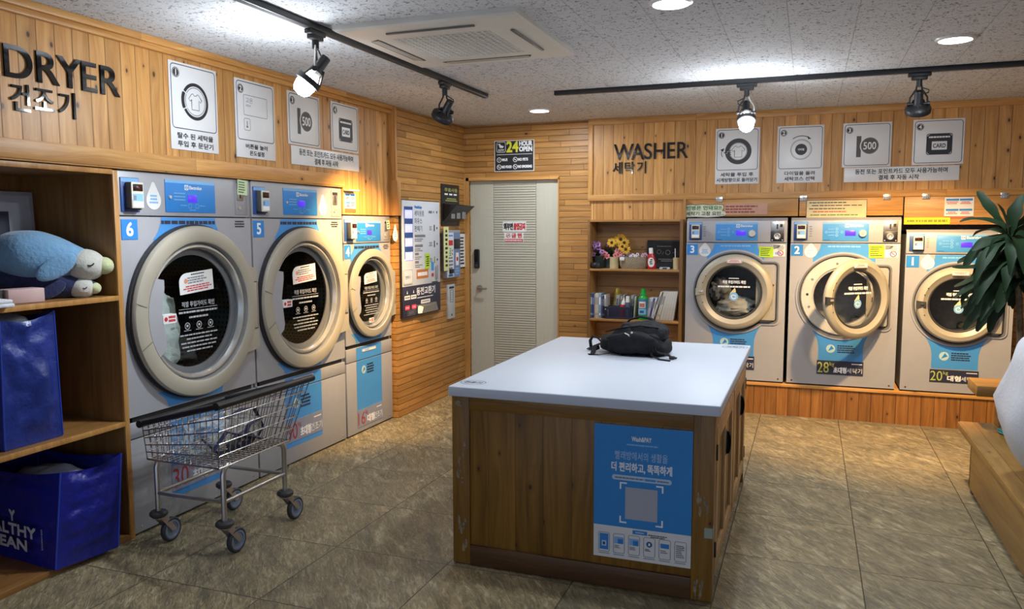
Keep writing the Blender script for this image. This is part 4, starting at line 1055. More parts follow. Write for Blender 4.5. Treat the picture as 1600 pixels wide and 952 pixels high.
def shirt(b, cx, cz, s, y, m, wd):
    P = [(-.16, .42), (-.28, .38), (-.5, .12), (-.4, .0), (-.28, .1), (-.28, -.45), (.28, -.45), (.28, .1), (.4, .0), (.5, .12), (.28, .38), (.16, .42), (.08, .32), (-.08, .32)]
    b.line([(cx + p[0] * s, cz + p[1] * s) for p in P], wd, y, m, True)
def sign(kind, W, H, num, lines, place, wall, label, frame_h=None):
    b = MB().box((0, 0, 0), (W, .006, H), m_white, .001)
    y = -.0008
    fh = frame_h or W * 1.0
    z0 = H - fh + .012 if lines else .014
    b.line(rrect(.014, z0, W - .014, H - .014, .02), .0045, y, M('dark_blue_grey_ink', (.035, .045, .075), .5, var=0), True)
    k = .027
    b.fill(circ(.05, H - .058, k, 24), y - .0003, m_ink).line(circ(.05, H - .058, k * .82, 24), .002, y - .0006, m_wink, True)
    b.text(num, .05 - k * .4, H - .058 - k * .55, .05 + k * .4, H - .058 + k * .55, y - .0008, m_wink, fit=False, bold=.0012)
    cx = W * .52; cz = z0 + (H - .014 - z0) * .46
    if kind == 'load_dryer':
        b.line(circ(cx, cz, .092, 44), .018, y, m_ink, True).line(circ(cx, cz, .075, 44), .004, y - .0003, m_inkg, True).line(circ(cx, cz, .097, 10, PI * .86, PI * 1.14), .018, y - .0006, m_ink)
        for a in (.84, 1.16): b.line([(cx + .07 * math.cos(PI * a), cz + .07 * math.sin(PI * a)), (cx + .105 * math.cos(PI * a), cz + .105 * math.sin(PI * a))], .006, y - .0009, m_white)
        shirt(b, cx, cz, .10, y, m_inkg, .004)
    elif kind == 'load_washer':
        b.line(circ(cx, cz, .092, 44), .036, y, M('soft_black_ink', (.05, .05, .055), .6, var=0), True); b.line(circ(cx, cz, .07, 44), .003, y - .0004, m_inkg, True); shirt(b, cx, cz, .11, y, m_inkg, .004)
        b.line(circ(cx - .085, cz - .012, .055, 10, PI * .78, PI * 1.2), .005, y - .0008, m_ink).fill([(cx - .15, cz + .018), (cx - .115, cz + .03), (cx - .128, cz + .0)], y - .0008, m_ink)
        b.line([(cx - .10, cz - .012), (cx - .06, cz + .006)], .012, y - .001, m_white).line([(cx - .12, cz - .008), (cx - .06, cz - .008)], .008, y - .0013, m_ink).line([(cx - .085, cz - .008), (cx - .06, cz + .012)], .007, y - .0013, m_ink).line([(cx - .085, cz - .008), (cx - .06, cz - .028)], .007, y - .0013, m_ink)
    elif kind == 'temperature':
        b.line(rrect(.075, cz - .01, W - .075, cz + .11, .008), .003, y, m_inkg, True)
        b.text('고온', .095, cz + .065, .16, cz + .095, y, m_inkg).text('HIGH', .095, cz + .042, .14, cz + .055, y, m_inkg)
        b.line(rrect(.075, cz - .10, .13, cz - .03, .01), .003, y, m_inkg, True).line([(.102, cz - .08), (.102, cz - .045)], .007, y, m_inkg).line([(.094, cz - .08), (.110, cz - .08)], .01, y, m_inkg)
    elif kind == 'dial':
        b.line(circ(cx, cz, .083, 44), .003, y, m_ink, True).line(circ(cx, cz, .076, 44), .0025, y, m_inkg, True).fill(circ(cx, cz, .047, 32), y, m_ink)
        b.text('다이얼', cx - .024, cz - .009, cx + .024, cz + .009, y - .0006, m_wink, bold=.0006)
        b.line(circ(cx, cz, .112, 16, math.radians(128), math.radians(58)), .006, y, m_ink).fill([(cx + .048, cz + .11), (cx + .052, cz + .083), (cx + .078, cz + .085)], y, m_ink)
    elif kind == 'coin':
        m_c = M('warm_dark_grey_ink', (.10, .095, .085), .55, var=0)
        b.rect(cx - .085, cz - .085, cx - .05, cz + .085, y, m_c).fill(circ(cx + .015, cz + .005, .074, 40), y - .0003, m_white).fill(circ(cx + .015, cz + .005, .066, 40), y - .0006, m_c).line(circ(cx + .015, cz + .005, .060, 40), .002, y - .0008, m_inkg, True)
        b.text('500', cx - .032, cz - .024, cx + .062, cz + .034, y - .0011, m_white, bold=.0008)
    elif kind == 'card':
        b.fill(rrect(cx - .092, cz - .088, cx + .092, cz + .078, .016), y, m_ink)
        for (sx, sz) in ((-1, 1), (1, 1), (-1, -1), (1, -1)):
            X, Z = cx + sx * .084, cz - .005 + sz * .075
            b.line([(X - sx * .014, Z), (X - sx * .004, Z - sz * .001), (X, Z - sz * .004), (X, Z - sz * .014)], .003, y - .0004, m_white)
        b.scrib(cx - .075, cz + .042, cx + .075, cz + .058, 1, y - .0006, m_wink, fillr=.8)
        b.fill(rrect(cx - .053, cz - .05, cx + .055, cz + .016, .004), y - .0006, m_white).text('CARD', cx - .043, cz - .034, cx + .045, cz - .002, y - .0010, m_ink, bold=.0008)
    for i, ln in enumerate(lines):
        n = len(lines); bh = (z0 - .028) / n
        zz = z0 - .018 - bh * (i + 1) + bh * .18
        wl = min(W * .92, len(ln) * .034)
        b.text(ln, W / 2 - wl / 2, zz, W / 2 + wl / 2, zz + bh * .7, y, m_ink, bold=.0009)
    o = b.build('instruction_sign', None, place, (0, 0, LW if wall == 'L' else 0))
    return tag(o, label, 'sign', 'white instruction signs over the dryers' if wall == 'L' else 'white instruction signs over the washers')
XU = -3.2185
sign('load_dryer', .365, .468, '1', ['탈수 된 세탁물', '투입 후 문닫기'], (XU, 3.40, 2.025), 'L', 'white sign 1 with T-shirt in a ring, on the dryer wall')
sign('temperature', .37, .466, '2', ['버튼을 눌러', '온도설정'], (XU, 3.92, 2.024), 'L', 'white sign 2 with a temperature button outline, on the dryer wall')
sign('coin', .36, .345, '3', [], (XU, 4.43, 2.15), 'L', 'white sign 3 with 500 coin, on the dryer wall')
sign('card', .36, .343, '4', [], (XU, 4.935, 2.156), 'L', 'white sign 4 with CARD reader, on the dryer wall')
YU = 7.159
sign('load_washer', .367, .475, '1', ['세탁물 투입 후', '시계방향으로 돌려닫기'], (-.787, YU, 1.968), 'B', 'white sign 1 with T-shirt in a dark ring, on the washer wall')
sign('dial', .367, .474, '2', ['다이얼을 돌려', '세탁코스 선택'], (-.278, YU, 1.967), 'B', 'white sign 2 with a dial and arrow, on the washer wall')
sign('coin', .364, .357, '3', [], (.234, YU, 2.084), 'B', 'white sign 3 with 500 coin, on the washer wall')
sign('card', .365, .356, '4', [], (.752, YU, 2.089), 'B', 'white sign 4 with CARD reader, on the washer wall')
def caption(W, H, place, wall, label):
    b = MB().box((0, 0, 0), (W, .006, H), m_white, .001)
    b.text('동전 또는 포인트카드 모두 사용가능하며', W * .1, H * .54, W * .9, H * .88, -.0008, m_ink, bold=.0009).text('결제 후 자동 시작', W * .31, H * .12, W * .66, H * .45, -.0008, m_ink, bold=.0009)
    return tag(b.build('caption_sign', None, place, (0, 0, LW if wall == 'L' else 0)), label, 'sign')
caption(.835, .123, (XU + .0005, 4.458, 2.02), 'L', 'long white Korean caption strip under signs 3 and 4 of the dryers')
caption(.84, .118, (.253, YU - .0005, 1.962), 'B', 'long white Korean caption strip under signs 3 and 4 of the washers')

# price card over dryer 4, card clip, droplet on the strip wall
b = MB().box((0, 0, 0), (.155, .003, .145), m_paper).rect(0, 0, .155, .03, -.0006, M('orange_red_print', (.6, .12, .04), .6, var=0))
for (xx, zz, m) in ((.015, .10, m_blue2), (.085, .10, m_blue2), (.02, .045, m_blue2), (.085, .045, m_inkg)): b.rect(xx, zz + .02, xx + .055, zz + .034, -.0006, m); b.scrib(xx, zz - .005, xx + .055, zz + .016, 2, -.0006, m_red)
tag(b.build('price_card', None, (-3.219, 5.085, 1.712), (0, 0, LW)), 'small white price card on the pine boards between dryers 5 and 4', 'card')
b = MB().box((0, -.06, .0), (.13, 0, .012), M('cream_card', (.7, .6, .42), .6), .003)
tag(b.build('card_holder', None, (-3.221, 5.075, 1.868), (0, 0, LW)), 'small cream card holder jutting from the wall above the price card', 'holder')
def drop_solo(place, rot, w, h, label):
    b = MB().prism(drop(0, 0, w, h), -.003, 0, m_paper).scrib(-w * .3, -h * .25, w * .3, h * .08, 3, -.0036, m_blue3, seed=3)
    tag(b.build('droplet_sticker', None, place, (0, 0, rot)), label, 'sticker')
drop_solo((XP + .001, lw(5.868), 1.556), LW, .085, .14, 'white droplet-shaped sticker on the strip wall beside dryer 4')

# ============================================================ machines on the strip wall
def onwall(x): return (XP, x, 0)
t = thing('detergent_vending_machine', 'white wall-mounted laundry supplies vending machine with coin changer', 'vending machine', (XP, lw(5.943), 0), LW)
W = lw(6.668) - lw(5.943)
z0, zm, z1 = .842, 1.102, 1.826
MB().box((-.008, -.02, z0 - .004), (W + .008, .002, z1 + .008), m_black, .004).build('frame', t)
m_vw = M('cool_white_panel', (.66, .68, .72), .3, var=.01)
b = MB().box((0, -.028, zm), (W, -.018, z1), m_vw, .003)
y = -.0288
m_glow = M('lit_violet_window', (.3, .3, .6), .4, emis=(.36, .38, 1.0), estr=.75, var=.25, scale=30)
b.text('WashEnJoy', .22, 1.755, .36, 1.785, y, m_blue2, bold=.0012)
for i, s in enumerate(('세탁용품', '자판스', '판매기')[:0]): pass
b.text('세탁용품', .22, 1.695, .40, 1.745, y, m_ink).text('하우스', .22, 1.63, .36, 1.68, y, m_ink).text('판매기', .22, 1.565, .36, 1.615, y, m_ink)
for k, (zz, ww) in enumerate(((1.515, .2), (1.43, .15), (1.36, .07), (1.29, .07))):
    b.rect(.22, zz, .22 + ww, zz + .022, y, m_inkg); b.scrib(.22, zz - .04, .22 + max(ww, .14), zz - .008, 2, y, m_inkg, al='L')
b.fill(rrect(.245, 1.155, .47, 1.235, .006), y, M('orange_print', (.50, .17, .05), .5, var=.02)).scrib(.265, 1.175, .45, 1.215, 1, y - .0005, m_wink, fillr=.8)
for k in range(4):
    zz = 1.735 - .142 * k
    b.scrib(.49, zz - .02, .56, zz + .02, 3 if k else 1, y, m_inkg).fill(circ(.655, zz, .011, 12), y, m_ink)
    if k: b.rect(.59, zz - .028, .61, zz + .03, y, m_ink if k < 3 else M('olive_print', (.3, .3, .1), .5))
b.fill(circ(.59, 1.735, .01, 12), y, m_inkg).fill(circ(.655, 1.25, .01, 12), y, m_red)
b.rect(.53, 1.215, .585, 1.29, y, m_blue).rect(.535, 1.16, .58, 1.19, y, m_red).rect(.54, 1.105 + .01, .575, 1.15, y, m_beige).rect(.54, 1.105, .66, 1.115, y, m_ink)
b.box((.61, -.036, 1.13), (.655, -.028, 1.25), m_grey2, .003)
b.build('front_panel', t)
g = MB()
g.box((.035, -.0305, 1.335), (.185, -.0275, 1.775), m_dblue)
for k in range(4):
    za = 1.675 - k * .118
    g.box((.042, -.032, za), (.178, -.029, za + .072), m_glow, .003)
    for q in range(4): g.box((.055 + q * .03, -.0335, za + .004), (.072 + q * .03, -.0315, za + .06), m_wink if False else M('packet_lilac_lit', (.55, .55, .85), .5, emis=(.5, .5, 1), estr=.5), .003)  # packets glow: light of the window put into their material
g.build('display_window', t)
c = MB().prism(rrect(.0, 1.12, .165, 1.25, .015), -.034, -.027, M('light_grey_tray', (.5, .51, .53), .35)).prism(rrect(.012, 1.13, .15, 1.235, .012), -.0355, -.033, m_vw)
c.text('판매구', .03, 1.165, .12, 1.195, -.0362, m_ink)
c.build('pickup_flap', t)
n = MB().box((0, -.028, z0), (W, -.018, zm - .003), m_navy, .003)
n.text('동전교환기', .24, 1.015, .60, 1.08, y, m_wink, bold=.0015).scrib(.25, .985, .56, .998, 1, y, m_wink).fill(rrect(.32, .935, .50, .968, .005), y, m_paper).scrib(.34, .945, .48, .958, 1, y - .0004, m_ink)
for k in (0, 1):
    n.rect(.02 + k * .115, .99, .12 + k * .115, 1.025, y, m_paper).scrib(.03 + k * .115, 1.0, .11 + k * .115, 1.015, 1, y - .0004, m_ink).fill([(.06 + k * .115, 1.04), (.08 + k * .115, 1.04), (.07 + k * .115, 1.07)], y, m_wink)
    n.fill(rrect(.03 + k * .12, .905, .11 + k * .12, .94, .008), y, M('lit_red_button', (.7, .03, .06), .4, emis=(1, .05, .08), estr=.5)).scrib(.045 + k * .12, .917, .095 + k * .12, .927, 1, y - .0004, m_wink)
n.line(rrect(.07, .855, .21, .895, .003), .003, y, m_inkg, True).scrib(.08, .862, .2, .888, 2, y, m_inkg)
n.build('coin_changer', t)
tr = MB().prism(rrect(.25, .85, .62, .93, .012), -.036, -.026, m_steel).prism([(.28, .858), (.60, .858), (.57, .915), (.31, .915)], -.06, -.03, m_steel)
tr.build('coin_tray', t)
tag(MB().box((0, -.002, 0), (.085, .0, .135), m_postit).scrib(.01, .02, .075, .115, 5, -.0026, m_ink).build('sticky_note', None, (XP + .0295, lw(6.36), 1.235), (0, 0, LW)), 'yellow-green sticky note low on the white vending machine', 'note')

t = thing('leaflet_dispenser', 'black wall box with a V-shaped chute, between vending machine and door', 'dispenser', (XP, lw(6.752), 0), LW)
W = lw(7.15) - lw(6.752)
b = MB().box((0, -.012, 1.615), (W, .002, 2.0), m_black, .003)
b.text('무료사용', .06, 1.93, W - .05, 1.965, -.0128, M('dim_yellow_print', (.42, .45, .12), .5), bold=.0008)
for k in range(3): b.rect(.06 + k * .10, 1.9, .13 + k * .10, 1.915, -.0128, m_wink)
b.scrib(.06, 1.84, W - .03, 1.875, 2, -.0128, M('dim_yellow_print')).build('back_plate', t)
b = MB()
b.add([(0.02, -.012, 1.65), (W - .02, -.012, 1.65), (W + .03, -.16, 1.80), (-.0, -.16, 1.80), (.02, -.012, 1.82), (W - .02, -.012, 1.82)], [(0, 1, 2, 3), (0, 3, 4), (1, 5, 2)], m_black)
b.add([(0.02, -.013, 1.652), (W - .02, -.013, 1.652), (W + .028, -.158, 1.802), (.002, -.158, 1.802)], [(3, 2, 1, 0)], m_groove)
b.build('chute', t)
for k in range(3):
    MB().box((.05 + .1 * k, -.085 - .01 * k, 1.68), (.13 + .1 * k, -.083 - .01 * k, 1.79), m_inkg, 0).build('leaflet', t)

t = thing('card_kiosk', 'blue and grey point-card charging kiosk under the black dispenser', 'kiosk', (XP, lw(6.765), 0), LW)
W = lw(7.08) - lw(6.765)
b = MB().box((0, -.05, 1.128), (W, .002, 1.575), m_grey2, .004).rect(.01, 1.135, W * .5, 1.55, -.0508, m_vw).rect(W * .52, 1.135, W - .01, 1.55, -.0508, M('slate_blue_panel', (.16, .22, .38), .45))
b.box((W * .52, -.058, 1.4), (W - .02, -.05, 1.49), m_black, .003).rect(W * .12, 1.43, W * .44, 1.48, -.0514, m_red).scrib(W * .1, 1.2, W * .45, 1.4, 6, -.0514, m_inkg).rect(W * .64, 1.24, W * .86, 1.36, -.0514, m_paper).fill(circ(W * .75, 1.30, .022, 14), -.052, m_red).scrib(.03, 1.51, W * .45, 1.535, 1, -.0514, m_blue2)
b.scrib(W * .55, 1.15, W * .92, 1.22, 3, -.0514, m_blue3).rect(W * .1, 1.14, W * .45, 1.16, -.0514, m_blue2)
b.build('housing', t)
MB().box((W * .16, -.075, 1.17), (W * .36, -.05, 1.21), m_black, .004).build('card_slot', t)
tag(MB().box((0, -.002, 0), (.07, .0, .10), m_pale).scrib(.01, .01, .06, .09, 4, -.0026, m_inkg).build('sticky_note', None, (XP + .053, lw(6.80), 1.32), (0, 0, LW)), 'pale green sticky note on the blue card kiosk', 'note')
tag(MB().box((0, -.002, 0), (.105, .0, .405), m_pale if False else M('straw_paper', (.66, .66, .30), .75)).scrib(.025, .03, .085, .385, 9, -.0026, m_ink).build('handwritten_strip', None, (XP + .056, lw(6.688), 1.2), (0, 0, LW)), 'tall yellow handwritten strip between vending machine and card kiosk', 'note')
b = MB().box((-.01, -.008, -.01), (.165, .001, .335), m_black, .002).rect(0, 0, .155, .325, -.0086, m_paper).scrib(.02, .02, .135, .30, 9, -.0092, m_ink)
tag(b.build('framed_notice', None, (XP, lw(7.128), 1.212), (0, 0, LW)), 'narrow black-framed handwritten notice next to the pale door', 'notice')
b = MB().box((0, -.02, 0), (.15, .001, .325), M('pale_grey_metal', (.56, .57, .58), .4, .2), .003).rect(.02, .285, .13, .305, -.0206, m_ink).rect(.035, .155, .115, .275, -.0206, m_inkg).scrib(.04, .16, .11, .27, 6, -.021, m_wink).fill(circ(.075, .035, .012, 12), -.0206, m_ink)
tag(b.build('donation_box', None, (XP, lw(6.857), .735), (0, 0, LW)), 'narrow pale grey metal slot box low on the strip wall', 'box')

# ============================================================ hatches and notes over the washers
for i, (xa, xb, za, zb, hs, lab) in enumerate(((-1.045, -.093, 1.688, 1.836, (.30, ), 'pine flap panel above washer 3'), (-.088, .706, 1.688, 1.836, (.03, .67), 'pine flap panel above washer 2'),
                                      (.711, 1.62, 1.612, 1.836, (.155, .70), 'deeper pine flap panel above washer 1'))):
    t = thing('flap_panel', lab + ', under the board wall', 'panel', (xa, 7.155, 0), 0, 'pine flaps over the washers')
    MB().box((.002, 0, za), (xb - xa - .002, .02, zb), W_HATCH, .002).build('board', t)
    for hx in hs:
        h = MB().box((hx - .028, -.012, zb - .02), (hx + .028, .0, zb + .022), m_chrome, .001).cyl((hx - .028, -.012, zb), (hx + .028, -.012, zb), .0045, m_chrome, 8)
        for q in (-.016, 0, .016): h.box((hx + q - .003, -.0135, zb - .014), (hx + q + .003, -.0115, zb - .008), m_groove).box((hx + q - .003, -.0135, zb + .008), (hx + q + .003, -.0115, zb + .014), m_groove)
        h.build('hinge', t)
YN = 7.152
m_green = M('green_marker_ink', (.03, .20, .06), .6, var=0)
pts = [(0, .01), (.02, 0), (.10, .004), (.2, -.002), (.30, .004), (.352, .012), (.362, .03), (.35, .045), (.325, .055), (.34, .085), (.333, .104), (.29, .108), (.22, .104), (.16, .11), (.10, .104), (.05, .11), (.012, .104), (.004, .08), (.012, .05), (.0, .03)]
b = MB().prism([(p[0] * 1.02 - .004, p[1] * 1.09 - .005) for p in pts], -.002, 0, m_ink).prism(pts, -.0045, -.002, M('ivory_card', (.70, .70, .52), .7))
b.text('빈병은 안돼요!!', .02, .062, .32, .098, -.0052, m_green, bold=.0012).text('세탁기 고장 요인...', .02, .014, .345, .048, -.0052, m_ink, bold=.0008)
tag(b.build('handwritten_note', None, (-1.045, YN, 1.684), (0, 0, 0)), 'cloud-shaped ivory note with green and black handwriting above washer 3', 'note')
b = MB().box((0, -.003, 0), (.358, 0, .095), M('salmon_paper', (.62, .35, .24), .75)).scrib(.01, .012, .34, .084, 3, -.0036, M('brown_red_ink', (.30, .06, .04), .6), al='L')
tag(b.build('handwritten_note', None, (-.70, YN, 1.702)), 'salmon pink handwritten note above washer 3', 'note')
b = MB().box((-.004, -.002, -.004), (.464, 0, .148), m_ink).box((0, -.005, 0), (.46, -.002, .144), M('cream_note_card', (.72, .60, .34), .7))
b.scrib(.02, .118, .31, .132, 1, -.0056, m_ink, al='L').scrib(.04, .095, .43, .108, 1, -.0056, m_ink, al='L').scrib(.02, .068, .30, .082, 1, -.0056, m_ink, al='L').scrib(.05, .043, .31, .057, 1, -.0056, m_red).scrib(.03, .016, .40, .03, 1, -.0056, m_green, al='L')
tag(b.build('handwritten_note', None, (-.028, YN - .004, 1.672)), 'large cream handwritten card above washer 2', 'note')
b = MB().box((0, -.002, 0), (.205, 0, .165), m_paper).rect(0, 0, .205, .016, -.0026, M('orange_red_print'))
for (xx, zz) in ((.01, .11), (.105, .11), (.01, .03), (.105, .03)): b.rect(xx, zz + .028, xx + .09, zz + .044, -.0026, m_blue2); b.scrib(xx, zz, xx + .085, zz + .024, 2, -.0026, m_red)
tag(b.build('price_card', None, (1.0, YN, 1.662)), 'white printed price card above washer 1', 'card')
b = MB().box((0, -.002, 0), (.328, 0, .052), m_yel).scrib(.02, .012, .31, .04, 1, -.0026, M('olive_ink', (.25, .25, .02), .6), fillr=.7)
tag(b.build('handwritten_strip', None, (.716, YN - .001, 1.616)), 'bright yellow paper strip along the flap above washer 1', 'note')
def postit(place, rot, w, h, m, label, tilt=0.0, rows=5):
    b = MB().box((0, -.0015, 0), (w, .0, h), m).scrib(w * .1, h * .1, w * .9, h * .92, rows, -.0021, m_ink, al='L', fillr=.4)
    o = b.build('sticky_note', None, place, (0, tilt, rot)); tag(o, label, 'note')
postit((-.393, 6.9975, 1.345), 0, .112, .088, m_postit, 'squat lime green sticky note on the closed washer beside the bookcase', .05)
postit((.455, 6.9975, 1.345), 0, .112, .105, m_postit, 'tall lime green sticky note on the washer with the open door', -.02)
postit((XL + .012, 3.915, 1.80), LW, .088, .09, m_pale, 'pale green sticky note on the coin slot of dryer 6', .06)
postit((XL + .013, 5.71, 1.585), LW, .05, .07, m_pale, 'small pale green sticky note on the coin slot of dryer 4', -.1, 3)
# ============================================================ island table
t = thing('island_table', 'wooden island cabinet with thick glossy white worktop', 'table', (0, 0, 0))
X0, X1, Y0, Y1 = -1.548, -.342, 3.328, 5.055
m_top = M('glossy_white_worktop', (.57, .61, .68), .45, 0, .35, var=.015, scale=2)
top = MB().box((-1.553, 3.297, .818), (-.318, 5.082, .865), m_top, .006, seg=3).build('worktop', t)
top.rotation_euler = (0, 0, 0)
for (cx, cy, r1, r2, s) in ((-1.475, 3.415, .062, .048, '건조기'), (-.405, 4.98, .075, .05, '세탁기')):
    b = MB()
    Tm = Matrix.Translation((cx, cy, .8656)) @ Matrix.Rotation(-PI / 2, 4, 'X')
    b.line(circ(0, 0, r1, 32, rz=r2), .004, 0, M('grey_blue_ink', (.12, .15, .24), .5, var=0), True, Tm).text(s, -r1 * .7, -r2 * .42, r1 * .7, r2 * .42, 0, M('grey_blue_ink'), mat=Tm, bold=.001)
    b.build('oval_mark', top)
b = MB().box((X0, Y0, .004), (X0 + .088, Y0 + .04, .818), W_ISL_S, .003).box((X1 - .088, Y0, .004), (X1, Y0 + .04, .818), W_ISL_S, .003)
b.box((X0 + .088, Y0 + .002, .752), (X1 - .088, Y0 + .03, .818), W_ISL_R, .003)
b.build('front_frame', t)
MB().box((X0 + .08, Y0 + .012, .05), (X1 - .08, Y0 + .03, .76), W_ISL, .001).build('front_panel', t)
MB().box((X0 + .088, Y0 - .002, .004), (X1 - .088, Y0 + .03, .10), wood('dark_base_board', 'X', 'Z', .4, [(.06, .026, .008), (.09, .040, .013), (.125, .06, .02)], groove=.0005, knots=.1), .004).build('base_board', t)
b = MB().box((X0, Y0 + .03, .04), (X0 + .02, Y1, .818), W_ISL_D).box((X0, Y1 - .02, .004), (X1, Y1, .818), W_ISL).box((X0, Y0 + .03, .06), (X1 - .03, Y1, .08), W_ISL_D)
b.build('carcass', t)
b = MB().box((X1 - .02, Y0 + .03, .752), (X1, Y1, .818), W_ISL_D, .002).box((X1 - .02, Y0 + .03, .06), (X1, Y0 + .07, .76), W_ISL_D, .002).box((X1 - .02, Y1 - .05, .06), (X1, Y1, .76), W_ISL_D, .002).box((X1 - .02, 4.175, .06), (X1, 4.225, .76), W_ISL_D, .002)
b.build('side_frame', t)
for k in range(2):
    ya, yb = (Y0 + .073, 4.172) if k == 0 else (4.228, Y1 - .053)
    d = MB(); xf_ = X1 + .004
    def pn(y0, y1, z0, z1, x=xf_): d.box((X1 - .016, y0, z0), (x, y1, z1), W_ISL_D, .003)
    pn(ya, ya + .075, .10, .748); pn(yb - .075, yb, .10, .748); pn(ya + .075, yb - .075, .675, .748); pn(ya + .075, yb - .075, .10, .175)
    mid = (ya + yb) / 2
    pn(mid - .035, mid + .035, .175, .675)
    d.box((X1 - .016, ya + .07, .17), (X1 - .008, yb - .07, .68), W_ISL, .0)
    dr = d.build('door', t)
    hy = mid
    Th = Matrix.Translation((xf_, hy, .585)) @ Matrix.Rotation(PI / 2, 4, 'Z') @ Matrix.Rotation(PI / 2, 4, 'Y')
    h = MB(); vs = []; fs = []
    for i in range(13):
        a = PI * i / 12
        for j in range(7):
            q = PI / 2 * j / 6
            vs.append((.055 * math.cos(a), -.024 * math.sin(q) * (.35 + .65 * math.sin(a)), .035 * math.sin(a) * math.cos(q) * 1.0))
    for i in range(12):
        for j in range(6): fs.append((i * 7 + j, (i + 1) * 7 + j, (i + 1) * 7 + j + 1, i * 7 + j + 1))
    h.add([(v[0] * .9, v[1] * .85, v[2] * .85) for v in vs], fs, m_dark, Th)  # smaller inner shell, dark colour stands in for shade inside the cup
    h.add(vs, fs, M('antique_pewter', (.17, .165, .155), .4, .7), Th).box((-.06, -.003, -.004), (.06, 0, .04), M('antique_pewter'), .001, Th)
    h.build('cup_handle', dr)
    for zz in (.64, .21): MB().box((xf_ - .004, yb - .004 if k else ya - .004, zz - .035), (xf_ + .004, yb + .008 if k else ya + .006, zz + .035), m_black, .002).build('hinge', dr)
b = MB()
for (xx, yy) in ((X1 - .05, 4.2), (X1 - .05, 5.0), (X0 + .05, 4.2), (X0 + .05, 5.0)): b.box((xx - .03, yy - .03, 0), (xx + .03, yy + .03, .062), W_ISL)
b.build('foot', t)
# scuffs and tape on the front stiles
m_scuff = M('worn_varnish', (.26, .20, .125), .8, var=.45, scale=60)
R = random.Random(3)
for (cx, cz, rx, rz, n) in ((X0 + .045, .50, .02, .10, 9), (X0 + .05, .15, .02, .07, 8), (X1 - .045, .42, .022, .05, 7), (X1 - .05, .06, .022, .05, 8)):
    b = MB()
    for k in range(n):
        px, pz = cx + R.uniform(-1, 1) * rx, max(.02, cz + R.uniform(-1, 1) * rz); s = R.uniform(.008, .018)
        b.fill([(px + s * R.uniform(.5, .9) * math.cos(a) * .6, pz + s * R.uniform(.8, 2.0) * math.sin(a)) for a in [i * PI / 4 for i in range(8)]], Y0 - .0006 - k * .00004, m_scuff)
    b.build('scuff_mark', t)
b = MB()
b.fill([(X0 + .02, .79), (X0 + .05, .795), (X0 + .052, .765), (X0 + .015, .77)], Y0 - .0008, m_scuff)
b.build('scuff_mark', t)
b = MB().box((X1 - .035, Y0 - .001, .285), (X1 + .001, Y0 + .0, .33), M('pale_tape', (.30, .34, .27), .6)).box((X1, Y0 - .001, .285), (X1 + .001, Y0 + .05, .33), M('pale_tape'))
b.build('tape_patch', t)
# poster
b = MB(); W, H = .427, .60
b.box((0, -.003, 0), (W, .0, H), m_paper).rect(0, .145, W, H, -.0036, M('poster_blue', (.018, .235, .60), .45, var=.03))
y = -.0042
b.text('Wash&PAY', W * .39, H - .065, W * .59, H - .045, y, m_wink, bold=.0006).scrib(W * .34, H - .088, W * .66, H - .076, 1, y, m_blue3)
m_pl = M('poster_pale_ink', (.45, .62, .80), .5, var=0)
b.text('빨래방에서의 생활을', W * .22, H - .150, W * .755, H - .112, y, m_pl).text('더 편리하고, 똑똑하게', W * .185, H - .205, W * .80, H - .163, y, m_wink, bold=.0012)
b.fill(rrect(W * .19, H - .243, W * .80, H - .220, .011), y, m_pl).scrib(W * .22, H - .238, W * .52, H - .226, 1, y - .0005, m_inkg).scrib(W * .53, H - .238, W * .64, H - .226, 1, y - .0005, m_blue2, fillr=.8).scrib(W * .65, H - .238, W * .77, H - .226, 1, y - .0005, m_inkg)
qx0, qx1, qz0, qz1 = W * .28, W * .71, .168, .345
for (sx, sz) in ((0, 0), (1, 0), (0, 1), (1, 1)):
    X, Z = (qx0, qx1)[sx], (qz0, qz1)[sz]; dx = .028 * (1 - 2 * sx); dz = .028 * (1 - 2 * sz)
    b.line([(X + dx, Z), (X, Z), (X, Z + dz)], .007, y, m_wink)
b.rect(W * .33, .185, W * .66, .328, y, M('poster_blank_panel', (.40, .42, .47), .6, var=.02))
b.rect(W * .41, .120, W * .56, .138, y, m_blue2).scrib(W * .44, .124, W * .53, .134, 1, y - .0005, m_pl)
for k in range(6):
    px = W * (.055 + .157 * k)
    b.line(rrect(px, .025, px + W * .115, .112, .007), .0022, y, m_inkg, True).scrib(px, .014, px + W * .115, .02, 1, y, m_inkg)
    if k == 0: b.rect(px + .005, .034, px + W * .115 - .005, .106, y, m_blue2).rect(px + .014, .05, px + W * .115 - .014, .075, y - .0004, m_pl).rect(px + .02, .056, px + W * .115 - .02, .068, y - .0008, m_navy)
    elif k < 3: b.rect(px + .004, .068, px + W * .115 - .004, .098, y, m_blue3).rect(px + .02, .068, px + W * .115 - .006, .09, y - .0004, m_blue2).scrib(px + .005, .046, px + .034, .062, 3, y, m_inkg, al='L')
    elif k == 3: b.fill(circ(px + W * .057, .082, .013, 16), y, m_dblue).scrib(px + .006, .05, px + .034, .062, 2, y, m_ink, al='L').rect(px + W * .057 - .004, .076, px + W * .057 + .004, .088, y - .0004, m_wink)
    elif k == 4: b.rect(px + .006, .074, px + W * .115 - .006, .094, y, m_blue2).scrib(px + .006, .05, px + .04, .066, 2, y, m_inkg, al='L')
    else: b.scrib(px + .006, .04, px + .042, .098, 7, y, m_inkg, al='L').fill(circ(px + .038, .088, .003, 8), y, m_dblue)
b.scrib(W * .565, .113, W * .77, .128, 2, y, m_ink)
tag(b.build('poster', None, (-.858, Y0 - .0005, .142)), 'blue payment app poster stuck on the front of the island table', 'poster')

